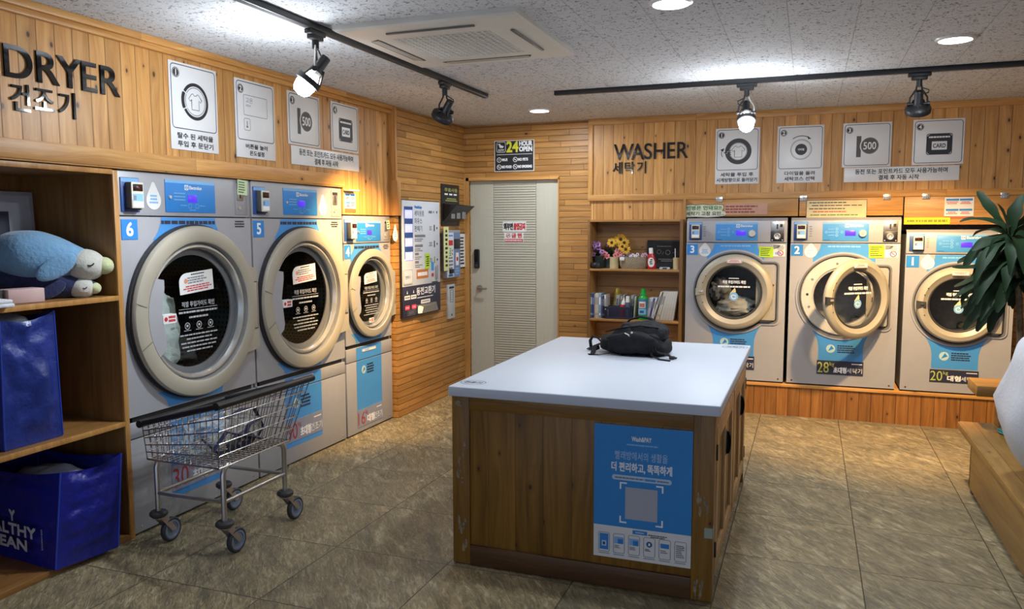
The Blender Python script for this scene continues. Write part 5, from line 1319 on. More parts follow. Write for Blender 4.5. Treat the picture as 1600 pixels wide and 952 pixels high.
# ---- backpack
t = thing('backpack', 'black backpack lying on the white island worktop', 'backpack', (-.93, 4.57, .865), math.radians(-4))
m_bag = M('black_nylon', (.007, .0075, .010), .75, 0, .25, var=.25, scale=30, bump=.35)
m_bag2 = M('black_webbing', (.006, .006, .008), .8, 0, .25, bump=.3)
def fold(seed, amp, fz=9.0):
    def fn(q, p):
        n_ = noise.noise(Vector((q.x * 9 + seed, q.y * 9, q.z * fz))) + .5 * noise.noise(Vector((q.x * 24, q.y * 24 + seed, q.z * 24)))
        k = amp * n_
        return Vector((q.x + p.x * k, q.y + p.y * k, max(.002, q.z + p.z * k)))
    return fn
def body(q, p):
    s = (q.x + .20) / .40
    hz = .60 + .46 * math.sin(PI * min(1, max(0, s * .93 + .06))) if True else 1
    q = Vector((q.x, q.y, q.z * hz))
    if q.x < -.1 and q.z > .09: q.z -= .012
    return fold(1.3, .022)(q, p)
MB().ell((0, 0, .072), (.205, .165, .078), m_bag, 60, 36, None, body, .62).build('main_body', t)
def pocket(q, p): return fold(4.0, .016)(q, p)
MB().ell((.02, -.135, .075), (.15, .055, .062), m_bag, 44, 26, None, pocket, .7).build('front_pocket', t)
MB().ell((.055, .0, .125), (.14, .12, .055), m_bag, 44, 26, None, fold(7.7, .02), .75).build('top_pocket', t)
z_ = MB().tube([(-.13, -.165, .10), (-.06, -.178, .115), (.03, -.17, .128), (.13, -.15, .12), (.17, -.10, .10)], .004, m_bag2, 6)
z_.tube([(-.15, -.12, .13), (-.05, -.13, .158), (.05, -.11, .172), (.15, -.08, .16)], .0045, m_bag2, 6)
z_.build('zipper', t)
MB().tube([(-.02, -.176, .135), (.0, -.184, .128), (.012, -.186, .118)], .004, m_steel, 6).ell((.02, -.175, .138), (.008, .006, .008), m_steel, 10, 6).build('zip_pull', t)
MB().tube([(-.11, .06, .13), (-.06, .07, .185), (.0, .07, .205), (.07, .06, .196), (.13, .05, .15)], .014, m_bag2, 8, flat=.45).build('carry_handle', t)
def strap(P, r=.012, fl=.22): return MB().tube(P, r, m_bag2, 8, flat=fl)
MB().tube([(-.19, .0, .03), (-.235, -.01, .075), (-.262, -.02, .085), (-.275, -.03, .06), (-.27, -.03, .02), (-.245, -.05, .012), (-.21, -.06, .03)], .014, m_bag2, 8, flat=.4).build('shoulder_strap', t)
strap([(-.20, -.06, .05), (-.225, -.10, .04), (-.215, -.155, .006), (-.212, -.20, .004)], .016, .2).build('shoulder_strap', t)
strap([(-.10, -.15, .012), (-.17, -.19, .005), (-.235, -.185, .004)], .007, .35).build('loose_strap', t)
strap([(.12, -.15, .05), (.14, -.18, .016), (.19, -.215, .005), (.255, -.235, .004)], .008, .35).build('loose_strap', t)
strap([(.13, -.13, .06), (.17, -.15, .03), (.215, -.145, .024), (.245, -.16, .012)], .011, .35).build('side_strap', t)
MB().box((.235, -.18, .002), (.262, -.145, .018), m_black, .004).box((.258, -.176, .005), (.275, -.170, .013), m_black, .002).box((.258, -.156, .005), (.275, -.150, .013), m_black, .002).build('side_buckle', t)
MB().box((-.285, -.045, .004), (-.26, -.015, .02), m_black, .004).box((-.295, -.04, .006), (-.28, -.033, .014), m_black, .002).build('side_buckle', t)
g = MB()
for k in range(4): g.tube([(.10 + .018 * k, -.175, .075 - .004 * k), (.112 + .018 * k, -.182, .04)], .003, m_bag2, 5)
g.build('lacing', t)

# ============================================================ laundry cart
t = thing('laundry_cart', 'chrome wire laundry cart on four casters with black top rails', 'cart', (0, 0, 0))
m_wire = M('chromed_wire', (.62, .60, .57), .22, 1.0, var=.05)
bot = [(-3.06, 2.98, .452), (-2.62, 2.98, .447), (-2.62, 3.53, .447), (-3.06, 3.53, .452)]
rim = [(-3.08, 2.975, .632), (-2.50, 2.86, .79), (-2.50, 3.57, .79), (-3.10, 3.60, .628)]
def L3(a, b, k): return tuple(a[i] + (b[i] - a[i]) * k for i in range(3))
b = MB(); r = .0024
for s in range(4):
    B0, B1, R0_, R1_ = bot[s], bot[(s + 1) % 4], rim[s], rim[(s + 1) % 4]
    nv = 15 if s % 2 else 13
    for k in range(nv + 1): b.tube([L3(B0, B1, k / nv), L3(R0_, R1_, k / nv)], r, m_wire, 5)
    for k in range(0, 5):
        q = k / 5; b.tube([L3(B0, R0_, q), L3(B1, R1_, q)], r * 1.35 if k else r * 2.0, m_wire, 6)
for k in range(1, 14): b.tube([L3(bot[0], bot[1], k / 14), L3(bot[3], bot[2], k / 14)], r, m_wire, 5)
for k in range(1, 18): b.tube([L3(bot[0], bot[3], k / 18), L3(bot[1], bot[2], k / 18)], r * 1.4, m_wire, 5)
b.tube(rim, .004, m_wire, 6, closed=True)
b.build('wire_basket', t)
for s, ov in ((0, .012), (1, .02), (2, .012), (3, .02)):
    a, c = Vector(rim[s]), Vector(rim[(s + 1) % 4]); d = (c - a).normalized() * ov
    MB().tube([a - d, c + d], .019 if s in (1, 3) else .015, m_black, 12).build('bumper_rail', t)
zt = .445
legs = {}
for i, (lx, ly, sx, sy) in enumerate(((-3.045, 3.02, 1, 1), (-2.632, 3.02, -1, 1), (-2.632, 3.50, -1, -1), (-3.045, 3.50, 1, -1))):
    legs[i] = (lx, ly)
    MB().tube([(lx + sx * .0, ly + sy * .05, zt), (lx, ly + sy * .03, zt - .004), (lx, ly + sy * .01, zt - .018), (lx, ly, zt - .045), (lx, ly, .155)], .0135, m_steel, 12).build('leg', t)
    cz = .158
    off = (.035, .055)
    wx, wy = lx + off[0] * .6, ly + off[1]
    c = MB().lathe([(0, .018), (.036, .016), (.044, .008), (.044, -.004), (.034, -.014), (.02, -.016)], m_groove, 24, Matrix.Translation((lx, ly, cz)))
    for q in (-.022, .022):
        c.add([(lx - .0 + q, ly - .02, cz - .012), (lx + q, ly + .03, cz - .012), (wx + q, wy + .014, .06), (wx + q, wy - .014, .06)], [(0, 1, 2, 3)], m_steel).add([(lx + q + .003, ly - .02, cz - .012), (lx + q + .003, ly + .03, cz - .012), (wx + q + .003, wy + .014, .06), (wx + q + .003, wy - .014, .06)], [(3, 2, 1, 0)], m_steel)
    c.box((lx - .024, ly - .022, cz - .022), (lx + .026, ly + .032, cz - .010), m_steel, .002)
    co = c.build('caster_fork', t)
    MX = Matrix.Translation((wx, wy, .062)) @ Matrix.Rotation(PI / 2, 4, 'Y')
    w_ = MB().lathe([(.048, -.013), (.056, -.014), (.062, -.008), (.062, .008), (.056, .014), (.048, .013)], m_groove, 36, MX)
    m_whl = M('blue_grey_wheel', (.17, .21, .28), .5)
    w_.lathe([(0, .013), (.012, .013), (.014, .009), (.036, .009), (.038, .013), (.049, .013)], m_whl, 36, MX).lathe([(0, -.013), (.012, -.013), (.014, -.009), (.036, -.009), (.038, -.013), (.049, -.013)], m_whl, 36, MX)
    w_.lathe([(0, .017), (.006, .017), (.007, .013)], m_steel, 12, MX)
    w_.build('caster_wheel', co)
for a, c in ((0, 1), (1, 2), (2, 3), (3, 0)):
    MB().tube([(*legs[a], .268), (*legs[c], .268)], .0105, m_steel, 10).build('cross_bar', t)
# clear laundry bag in the cart
film = mat_film('clear_vinyl_film')
m_nst = M('navy_webbing', (.010, .014, .055), .6, bump=.3)
t = thing('clear_laundry_bag', 'clear vinyl laundry bag with navy straps inside the wire cart', 'bag', (-2.83, 3.23, .46), math.radians(84))
lump((0, 0, .085), (.235, .155, .095), 2.7, .22, 2.2, film, .8, 44, 26, flat=.004).build('vinyl_body', t)
for P in ([(-.18, -.15, .05), (-.10, -.16, .13), (.0, -.16, .09), (.09, -.16, .06), (.18, -.14, .02)], [(-.2, -.1, .11), (-.12, -.12, .02), (.0, -.15, .03), (.06, -.15, .13), (.16, -.13, .14)],
          [(.0, -.05, .16), (.08, -.08, .20), (.17, -.08, .19), (.21, -.1, .08), (.15, -.12, .04)]):
    MB().tube(P, .016, m_nst, 8, flat=.35).build('strap', t)
MB().ell((.02, -.13, .05), (.10, .03, .045), m_nst, 24, 14, None, fold(2.0, .02)).build('navy_trim', t)

# ============================================================ cubby shelf on the left
t = thing('cubby_shelf', 'open wooden cubby shelf at the far left beside dryer 6', 'shelf', (0, 0, 0))
CX0, CX1, CY0, CY1 = -3.76, -3.222, 1.55, 3.036
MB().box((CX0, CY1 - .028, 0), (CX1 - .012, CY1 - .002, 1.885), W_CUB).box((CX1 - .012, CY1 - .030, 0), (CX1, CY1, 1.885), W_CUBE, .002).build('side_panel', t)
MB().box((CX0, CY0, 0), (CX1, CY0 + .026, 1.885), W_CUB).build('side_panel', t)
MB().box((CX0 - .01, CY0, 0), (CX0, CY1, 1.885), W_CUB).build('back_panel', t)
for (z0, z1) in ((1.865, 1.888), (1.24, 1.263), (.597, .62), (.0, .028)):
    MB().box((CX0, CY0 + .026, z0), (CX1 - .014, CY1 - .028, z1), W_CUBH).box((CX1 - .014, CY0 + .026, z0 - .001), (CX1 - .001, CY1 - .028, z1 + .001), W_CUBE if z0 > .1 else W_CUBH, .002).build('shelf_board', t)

def plush(name, label, loc, rotz, L, R, mbody, mface, mbeak, seed, rise=0.0):
    """sleeping penguin-like cushion lying on its belly, head at +x"""
    t = thing(name, label, 'plush toy', loc, rotz)
    b = MB(); n = 30; m = 36; vs = []; fs = []
    for i in range(n + 1):
        s = i / n
        rr = R * (math.sin(PI * min(1, s ** .82 * .985 + .008)) ** .56) * (1.0 - .36 * s ** 1.5)
        for j in range(m):
            a = 2 * PI * j / m
            wob = 1 + .05 * noise.noise(Vector((s * 5 + seed, math.cos(a) * 1.5, math.sin(a) * 1.5)))
            z = rr * math.sin(a) * wob * .9
            vs.append((L * (s - .5), rr * math.cos(a) * wob * 1.05, max(-R * .8, z) + R * .8 - R * .30 * s))
    for i in range(n):
        for j in range(m): fs.append((i * m + j, (i + 1) * m + j, (i + 1) * m + (j + 1) % m, i * m + (j + 1) % m))
    b.add(vs, fs, mbody); b.build('body', t)
    hz = R * .46
    hx = L * .335
    b = MB().ell((hx + R * .02, 0, hz - R * .03), (R * .60, R * .66, R * .50), mface, 32, 20)
    b.build('face', t)
    MB().ell((hx + R * .56, 0, hz - R * .06), (R * .30, R * .36, R * .27), mbeak, 24, 14).build('beak', t)
    for sy in (-1, 1):
        ec = Vector((hx + R * .22, sy * R * .605, hz + R * .06))
        P = [ec + Vector((R * .11 * math.cos(a), sy * R * .03 * math.sin(a) ** 2, R * .09 * math.sin(a))) for a in [PI * (1.05 + .9 * k / 8) for k in range(9)]]
        MB().tube(P, R * .02, m_ink, 6).build('closed_eye', t)
        fl = MB().ell((0, 0, 0), (R * .62, R * .10, R * .30), mbody, 24, 12, Matrix.Translation((L * .12, sy * R * .86, R * .42)) @ Matrix.Rotation(sy * -.35, 4, 'Z') @ Matrix.Rotation(-.55, 4, 'Y'))
        fl.build('flipper', t)
    MB().ell((-L * .49, 0, R * .5), (R * .14, R * .2, R * .1), mbeak, 14, 8).build('foot', t)
    return t
m_pface = M('cream_plush', (.50, .48, .42), .95, bump=.4, sheen=.3)
m_pbeak = M('pale_lime_plush', (.52, .55, .30), .95, bump=.4, sheen=.3)
plush('plush_toy', 'light blue plush sea animal asleep on top of a navy one', (-3.46, 2.81, 1.35), math.radians(44), .47, .16, M('light_blue_plush', (.14, .29, .45), .95, bump=.5, sheen=.4), m_pface, m_pbeak, 1.0)
plush('plush_toy', 'navy plush sea animal asleep under the light blue one', (-3.46, 2.775, 1.264), math.radians(42), .50, .105, M('navy_plush', (.012, .016, .07), .95, bump=.5, sheen=.3), m_pface, m_pbeak, 4.0)
b = MB().box((0, 0, 0), (.16, .10, .062), M('blush_pink_card', (.55, .37, .34), .6), .004).box((0, .002, .058), (.16, .098, .064), M('blush_pink_card'), .003)
tag(b.build('gift_box', None, (-3.31, 2.49, 1.264), (0, 0, math.radians(80))), 'small blush pink box at the front of the upper cubby shelf', 'box')
b = MB().box((0, 0, 0), (.075, .10, .068), m_black, .004).rect(.004, .004, .071, .064, -.0006, m_groove)
tag(b.build('gift_box', None, (-3.34, 2.405, 1.264), (0, 0, math.radians(80))), 'small black box left of the pink box on the cubby shelf', 'box')
tag(lump((0, 0, .035), (.085, .06, .045), 3.3, .35, 2.0, M('tan_paper', (.42, .33, .25), .8, var=.15), flat=.0).build('paper_bag', None, (-3.42, 2.37, 1.264)), 'crumpled tan paper bag beside the black box on the cubby shelf', 'bag')
b = MB().box((0, 0, 0), (.20, .24, .018), M('white_towel', (.72, .73, .75), .8, bump=.3), .008).box((.004, .01, .018), (.196, .235, .034), M('white_towel'), .008)
tag(b.build('folded_towel', None, (-3.40, 2.205, 1.264), (0, 0, math.radians(-8))), 'flat folded white cloth at the front edge of the upper cubby shelf', 'towel')
b = MB().box((0, 0, 0), (.60, .012, .52), M('grey_board', (.50, .51, .56), .6), .002).rect(.02, .02, .58, .50, -.0006, M('pale_grey_print', (.56, .57, .63), .6)).rect(0.1, .12, .46, .42, -.0012, m_navy).rect(.1, .12, .46, .26, -.0016, M('blue_print', (.03, .09, .30), .6))
tag(b.build('framed_board', None, (CX0 + .045, 2.375, 1.264), (-.04, 0, LW)), 'grey framed board with navy block leaning at the back of the cubby', 'board')

def soft_bag(name, label, B, T, m, seed, amp=.02, lining=None, low=.05):
    """woven carrier: B and T are the four lower and upper corners"""
    t = thing(name, label, 'bag', B[0])
    o = Vector(B[0]); b = MB(); n = 22; R = Vector
    for s in range(4):
        b0, b1, t0, t1 = [Vector(v) - o for v in (B[s], B[(s + 1) % 4], T[s], T[(s + 1) % 4])]
        nn = (b1 - b0).cross(t0 - b0).normalized()
        vs = []
        for j in range(n + 1):
            for i in range(n + 1):
                u, v = i / n, j / n
                p = (b0.lerp(b1, u)).lerp(t0.lerp(t1, u), v)
                e = min(1, 5 * min(u, 1 - u)) * min(1, 4 * v)
                w = amp * (noise.noise(Vector((u * 2.2 + seed + s * 9, v * 9, seed))) + .6 * noise.noise(Vector((u * 5, v * 22 + seed, s * 5.0)))) + amp * .9 * math.sin(PI * u) * math.sin(PI * min(1, v * 1.1))
                p = p + nn * w * e - Vector((0, 0, 1)) * (.025 * math.sin(PI * u) * v ** 6)
                vs.append(p)
        b.add(vs, [(j * (n + 1) + i, j * (n + 1) + i + 1, (j + 1) * (n + 1) + i + 1, (j + 1) * (n + 1) + i) for j in range(n) for i in range(n)], m)
        if s == 0: face0 = (b0, b1, t0, t1, nn)
    b.add([Vector(v) - o for v in B], [(3, 2, 1, 0)], m)
    b.build('woven_body', t, smooth=60)
    for s in range(4): MB().tube([Vector(B[s]) - o + Vector((0, 0, .005)), (Vector(B[s]) - o).lerp(Vector(T[s]) - o, .5), Vector(T[s]) - o], .004, M('bright_blue_piping', (.012, .05, .42), .5), 6).build('piping', t)
    if lining:
        c = sum((Vector(v) - o for v in T), Vector()) / 4
        li = MB().ell((c.x, c.y, c.z - low), ((Vector(T[1]) - Vector(T[0])).length * .43, (Vector(T[2]) - Vector(T[1])).length * .42, .065), lining, 30, 14, None, lambda q, p: Vector((q.x, q.y, q.z + .02 * noise.noise(Vector((q.x * 14 + seed, q.y * 14, 0))))))
        li.build('contents', t)
    return t, face0
m_tarp = M('blue_woven_tarp', (.012, .030, .20), .33, 0, .6, var=.2, scale=8, bump=.5)
m_tarp2 = M('cobalt_woven_tarp', (.006, .012, .22), .33, 0, .6, var=.2, scale=8, bump=.5)
m_lin2 = M('dim_grey_lining', (.25, .27, .33), .8, bump=.3)
m_lin = M('white_lining', (.45, .48, .55), .8, bump=.3)
soft_bag('carrier_bag', 'blue woven carrier bag on the middle cubby shelf', [(-3.72, 2.41, .622), (-3.285, 2.41, .622), (-3.285, 2.70, .622), (-3.72, 2.70, .622)],
         [(-3.72, 2.40, 1.215), (-3.26, 2.405, 1.205), (-3.255, 2.665, 1.222), (-3.72, 2.68, 1.215)], m_tarp, 2.0, .026, lining=m_lin)
tb, fc = soft_bag('carrier_bag', 'cobalt blue woven carrier bag with white words in the bottom cubby', [(-3.72, 2.60, .03), (-3.20, 2.552, .03), (-3.15, 2.86, .03), (-3.72, 2.88, .03)],
         [(-3.71, 2.60, .465), (-3.205, 2.61, .475), (-3.16, 2.915, .49), (-3.71, 2.90, .47)], m_tarp2, 6.0, .022, lining=m_lin2, low=.10)
b0, b1, t0, t1, nn = fc
ux = (b1 - b0).normalized(); uz = (t0 - b0).normalized()
Tm = Matrix(((ux.x, -nn.x, uz.x, 0), (ux.y, -nn.y, uz.y, 0), (ux.z, -nn.z, uz.z, 0), (0, 0, 0, 1)))
Tm = Matrix.Translation(b0 + nn * .0) @ Tm
wd = (b1 - b0).length
m_sil = M('silver_white_print', (.55, .56, .58), .5, var=.1)
MB().text('HEALTHY', wd * .03, .150, wd * .86, .20, -.040, m_sil, bold=.003, mat=Tm).build('printed_word', tb)
MB().text('CLEAN', wd * .10, .082, wd * .73, .132, -.040, m_sil, bold=.003, mat=Tm).build('printed_word', tb)
MB().text('Y', wd * .50, .216, wd * .58, .264, -.040, m_sil, bold=.003, mat=Tm).build('printed_word', tb)
MB().scrib(wd * .905, .10, wd * .925, .20, 12, -.030, m_sil, fillr=.5, mat=Tm).build('small_print', tb)

# ============================================================ bookcase
t = thing('bookcase', 'open wooden bookcase between the door wall and washer 3', 'bookcase', (0, 0, 0))
BX0, BX1, BY0, BY1 = -1.885, -1.032, 7.0, 7.30
MB().box((BX0, BY0, 0), (BX0 + .022, BY1, 1.665), W_BK, .001).build('side_panel', t)
MB().box((BX1 - .024, BY0, 0), (BX1, BY1, 1.665), W_BK, .001).build('side_panel', t)
MB().box((BX0, BY1 - .012, 0), (BX1, BY1, 1.665), W_BKH).build('back_panel', t)
for (z0, z1) in ((1.645, 1.665), (1.203, 1.223), (.747, .768), (.34, .36)): MB().box((BX0 + .022, BY0 + .002, z0), (BX1 - .024, BY1 - .012, z1), W_BKH if z0 < .5 else wood('bookcase_shelf_board', 'X', 'Y', .4, SHELF, groove=.0005, knots=.1), .001).build('shelf_board', t)

def bx(u, y=7.1): return (-1.853 + (u - 923) * .00576) * y / 7.0
ZS1, ZS2 = 1.2235, .7685
def flower_head(b, c, r, n, mp, mc, rng, petals=6, tilt=None):
    d = Vector((rng.uniform(-.6, .6), -1, rng.uniform(-.1, .9))).normalized() if tilt is None else Vector(tilt).normalized()
    u = d.cross(Vector((0, 0, 1))).normalized(); v = u.cross(d)
    for k in range(petals):
        a = 2 * PI * k / petals + rng.uniform(-.2, .2); q = u * math.cos(a) + v * math.sin(a); s = q.cross(d)
        c0 = Vector(c); w = r * (2.2 / petals + .12)
        b.add([c0, c0 + q * r * .55 + s * w + d * r * .15, c0 + q * r + d * r * .05, c0 + q * r * .55 - s * w + d * r * .15], [(0, 1, 2, 3)], mp)
    b.ell(tuple(Vector(c) + d * r * .12), (r * .28, r * .28, r * .28), mc, 8, 6)
def bunch(parent, name, centers, r, mp, mc, petals, seed, tilt=None):
    R = random.Random(seed)
    for c in centers:
        b = MB(); flower_head(b, c, r * R.uniform(.8, 1.1), 0, mp, mc, R, petals, tilt); b.build('flower', parent)
def leaves(parent, c, r, n, m, seed):
    b = MB(); R = random.Random(seed)
    for k in range(n):
        a, e = R.uniform(0, 2 * PI), R.uniform(-.2, 1.1)
        d = Vector((math.cos(a) * math.cos(e), math.sin(a) * math.cos(e), math.sin(e))); s = d.cross(Vector((0, 0, 1))).normalized() * r * .22
        p = Vector(c); b.add([p, p + d * r * .5 + s, p + d * r * R.uniform(.8, 1.1), p + d * r * .5 - s], [(0, 1, 2, 3)], m)
    return b.build('foliage', parent)
m_leafd = M('dark_green_leaf', (.02, .055, .02), .6)
m_purp = M('lilac_petal', (.40, .19, .42), .7, var=.2)
m_pink = M('coral_petal', (.62, .20, .19), .7, var=.2)
m_sun = M('sunflower_petal', (.62, .33, .015), .7, var=.15)
m_brn = M('dark_brown_disc', (.05, .02, .008), .8)
R = random.Random(11)
px = bx(937)
t = thing('flower_pot', 'black pot with lilac artificial flowers on the upper bookcase shelf', 'flower pot', (px, 7.12, ZS1))
MB().lathe([(0, 0), (.045, 0), (.058, .10), (.061, .115), (.054, .115), (.05, .09), (0, .09)], M('black_green_pot', (.02, .03, .028), .4), 28).build('pot', t)
leaves(t, (0, 0, .11), .08, 26, m_leafd, 1)
bunch(t, 'flowers', [(R.uniform(-.075, .06), R.uniform(-.06, .04), .16 + R.uniform(-.04, .07)) for _ in range(22)], .026, m_purp, M('plum_center', (.15, .03, .14), .7), 5, 2)
px = bx(950)
t = thing('flower_pot', 'dark green pot with coral pink artificial flowers, beside the lilac ones', 'flower pot', (px, 7.16, ZS1))
MB().lathe([(0, 0), (.048, 0), (.056, .11), (.05, .112), (0, .09)], M('dark_green_glaze', (.03, .05, .045), .3), 28).build('pot', t)
leaves(t, (.0, -.0, .11), .09, 30, m_leafd, 3)
bunch(t, 'flowers', [(-.05, -.07, .10), (-.02, -.075, .135), (.0, -.07, .11), (-.03, -.07, .115), (.09, -.06, .16), (.10, -.07, .13), (.075, -.075, .12), (.125, -.06, .12), (.14, -.06, .085), (.12, -.07, .14)], .03, m_pink, M('deep_coral_center', (.5, .08, .08), .7), 5, 5, (0, -1, .2))
px = bx(961)
t = thing('flower_pot', 'beige paper cylinder with yellow sunflowers on the upper bookcase shelf', 'flower pot', (px, 7.09, ZS1))
MB().lathe([(0, 0), (.040, 0), (.040, .105), (.036, .105), (.036, .08), (0, .08)], M('beige_card', (.52, .42, .22), .7), 28).build('pot', t)
s = MB()
SF = [(-.025, .0, .235), (.055, .01, .265), (.075, .0, .20), (.09, .005, .235), (.02, .02, .25), (.105, .0, .175)]
for q in SF: s.tube([(0, 0, .09), (q[0] * .5, q[1], q[2] * .7), q], .003, m_leafd, 5)
s.build('stems', t)
bunch(t, 'flowers', SF, .052, m_sun, m_brn, 12, 7, (.1, -1, .25))
px = bx(991.5)
t = thing('flower_basket', 'low oval straw basket of small flowers on the upper bookcase shelf', 'basket', (px, 7.12, ZS1))
mw = NT('woven_straw'); X_, Y_, Z_ = mw.xyz()
wv = mw.ma('MULTIPLY', mw.ma('SINE', mw.ma('MULTIPLY', X_, 330.0)), mw.ma('SINE', mw.ma('MULTIPLY', Z_, 420.0)))
mw.bsdf(mw.mix(mw.mr(wv, -1, 1, 0, 1), (.20, .15, .09), (.47, .39, .27)), .85, normal=mw.bump(wv, .6, .01))
b = MB()
prof = [(.0, 0), (.85, 0), (1.0, .035), (1.0, .07), (.93, .108), (.88, .106), (.88, .08), (0, .08)]
b.lathe([(a, h) for a, h in prof], mw.m, 40, Matrix.Diagonal((.138, .075, 1, 1))); b.build('basket', t)
MB().box((-.118, -.076, .075), (-.075, -.066, .105), m_paper, .001).build('paper_tag', t)
R = random.Random(5)
bunch(t, 'flowers', [(R.uniform(-.11, .11), R.uniform(-.04, .03), .115 + R.uniform(-.005, .018)) for _ in range(16)], .017, M('white_petal', (.68, .63, .60), .7), m_purp, 5, 6)
bunch(t, 'flowers', [(R.uniform(-.11, .12), R.uniform(-.04, .03), .115 + R.uniform(-.005, .018)) for _ in range(12)], .017, M('rose_petal', (.42, .14, .22), .7), m_paper, 5, 9)
leaves(t, (0, 0, .09), .06, 20, M('mid_green_leaf', (.06, .13, .04), .6), 8)
b = MB().ell((0, 0, .03), (.062, .04, .032), m_black, 24, 14, None, fold(3.0, .012)).box((.0, -.045, .0), (.05, -.01, .05), m_black, .008)
tag(b.build('hand_vacuum', None, (bx(934), 7.045, ZS1)), 'small black bundle in front of the lilac flower pot', 'gadget')
def bottle(name, label, loc, prof, mb, cap, mc, lab=None, rot=0.0, tilt=0.0, sx=1.0):
    t = thing(name, label, 'bottle', loc, rot); t.rotation_euler = (0, tilt, rot)
    D = Matrix.Diagonal((1, sx, 1, 1))
    MB().lathe(prof, mb, 28, D).build('bottle_body', t)
    MB().lathe(cap, mc, 24, D).build('cap', t)
    if lab: lab(t)
    return t
def lab1(t):
    r = .0385
    vs = []; 
    b = MB()
    for k in range(9):
        a = math.radians(-90 - 52 + 104 * k / 8); e = math.sqrt(max(0, 1 - ((k - 4) / 4) ** 2)) * .042
        vs += [(r * math.cos(a), r * math.sin(a) * .62, .062 - e), (r * math.cos(a), r * math.sin(a) * .62, .062 + e)]
    b.add(vs, [(2 * k, 2 * k + 2, 2 * k + 3, 2 * k + 1) for k in range(8)], m_paper)
    b.rect(-.012, .045, .012, .054, -.0255, m_ink).rect(-.014, .062, .01, .072, -.0255, m_ink).rect(-.006, .08, .014, .09, -.0255, m_ink)
    b.build('label', t)
m_redpl = M('red_bottle_plastic', (.50, .012, .025), .3)
bottle('cleaner_bottle', 'red cleaner bottle with white cap and label on the upper shelf', (bx(1021), 7.06, ZS1), [(0, 0), (.034, 0), (.038, .008), (.037, .09), (.03, .115), (.02, .14), (0, .14)], m_redpl,
       [(.019, .138), (.018, .185), (.015, .19), (0, .19)], m_paper, lab1, 0, -.06, .62)
b = MB().box((0, 0, 0), (.305, .012, .255), m_black, .003).rect(.012, .012, .293, .243, -.0006, M('chalkboard_slate', (.022, .024, .026), .8, var=.3, scale=10))
m_ch = M('chalk', (.28, .28, .28), .9, var=.3, scale=60)
b.scrib(.09, .195, .22, .205, 1, -.0012, m_ch).line(circ(.11, .15, .018, 16), .003, -.0012, m_ch, True).line(circ(.19, .145, .02, 16), .004, -.0012, m_ch, True).scrib(.10, .06, .26, .09, 2, -.0012, m_ch).line([(.23, .14), (.27, .15)], .003, -.0012, m_ch).line([(.14, .125), (.15, .15)], .003, -.0012, m_ch)
tag(b.build('chalkboard', None, (bx(1010.5, 7.2), 7.235, ZS1), (-.06, 0, 0)), 'small chalkboard leaning at the right of the upper bookcase shelf', 'chalkboard')
b = MB().box((-.045, -.012, 0), (.045, .012, .02), M('pale_eraser', (.5, .5, .5), .6), .003).rect(-.018, .004, .02, .016, -.0126, m_ink)
tag(b.build('chalk_eraser', None, (bx(1041), 7.05, ZS1)), 'small white and grey eraser in front of the chalkboard', 'eraser')
t = thing('pen_cup', 'beige cup of pens at the right end of the upper bookcase shelf', 'cup', (bx(1057.5), 7.07, ZS1))
MB().lathe([(0, 0), (.027, 0), (.028, .105), (.025, .105), (.025, .02), (0, .02)], M('beige_card'), 24).build('cup', t)
tag(MB().cyl((0, 0, 0), (-.004, .004, .165), .004, m_paper, 8).cyl((-.004, .004, .165), (-.005, .005, .175), .0025, m_ink, 8).build('pen', None, (bx(1057.5) - .008, 7.07, ZS1 + .021)), 'white pen standing in the beige cup', 'pen')
tag(MB().tube([(0, 0, 0), (.004, 0, .10), (.0, 0, .125), (.012, 0, .145), (.02, 0, .13), (.012, 0, .112)], .0045, m_black, 8).build('scissors', None, (bx(1057.5) + .006, 7.07, ZS1 + .021)), 'black-handled scissors standing in the beige cup', 'scissors')

# ---- books on the middle shelf (measured along the shelf, left to right)
def book(x, w, h, dep, lean, m, label, spine=None, y=7.045, cat='book', grp='books on the middle shelf'):
    b = MB().box((0, 0, 0), (w, dep, h), m, min(.0015, w * .2))
    b.box((w * .12, .002, h - .0008), (w * .88, dep + .001, h + .0006), m_paper)
    if spine is not None:
        b.rect(w * .25, h * .55, w * .75, h * .85, -.0005, spine); b.rect(w * .3, h * .12, w * .7, h * .2, -.0005, spine)
    o = b.build('book', None, (x, y, ZS2 + w * math.sin(abs(lean)) * (lean > 0)), (0, lean, 0))
    return tag(o, label, cat, grp)
cB = lambda n, c: M(n, c, .55, var=.08)
BK = [(925.5, 3.2, .225, 0, cB('book_steel_blue', (.06, .15, .32)), m_wink, 'steel blue book, first at the left end of the row'),
      (928.9, 2.2, .22, 0, cB('book_navy', (.02, .03, .12)), m_blue3, 'thin navy book, second from the left end'),
      (931.2, 1.8, .215, 0, cB('book_mauve', (.35, .24, .27)), m_inkg, 'thin mauve book, third from the left end'),
      (933.1, 2.6, .225, 0, cB('book_cream', (.60, .53, .45)), m_inkg, 'cream book with pale spine, fourth from the left end'),
      (935.8, 2.6, .222, 0, cB('book_ivory', (.55, .52, .36)), m_inkg, 'ivory book, fifth from the left end'),
      (938.5, 4.2, .224, 0, cB('book_sky', (.20, .32, .45)), m_wink, 'thick grey-blue book, sixth from the left end'),
      (942.8, 2.6, .205, 0, cB('book_indigo', (.06, .05, .14)), m_inkg, 'dark indigo book beside the thick grey-blue one'),
      (945.5, 2.4, .21, 0, cB('book_black', (.012, .014, .03)), m_inkg, 'black book left of the white one'),
      (948.6, 2.6, .212, -.03, cB('book_white', (.68, .67, .62)), m_inkg, 'slim white book standing just left of the yellow one')]
for (u, wu, h, ln, m, sp, lab) in BK: book(bx(u), wu * .00575, h, .16, ln, m, lab, sp)
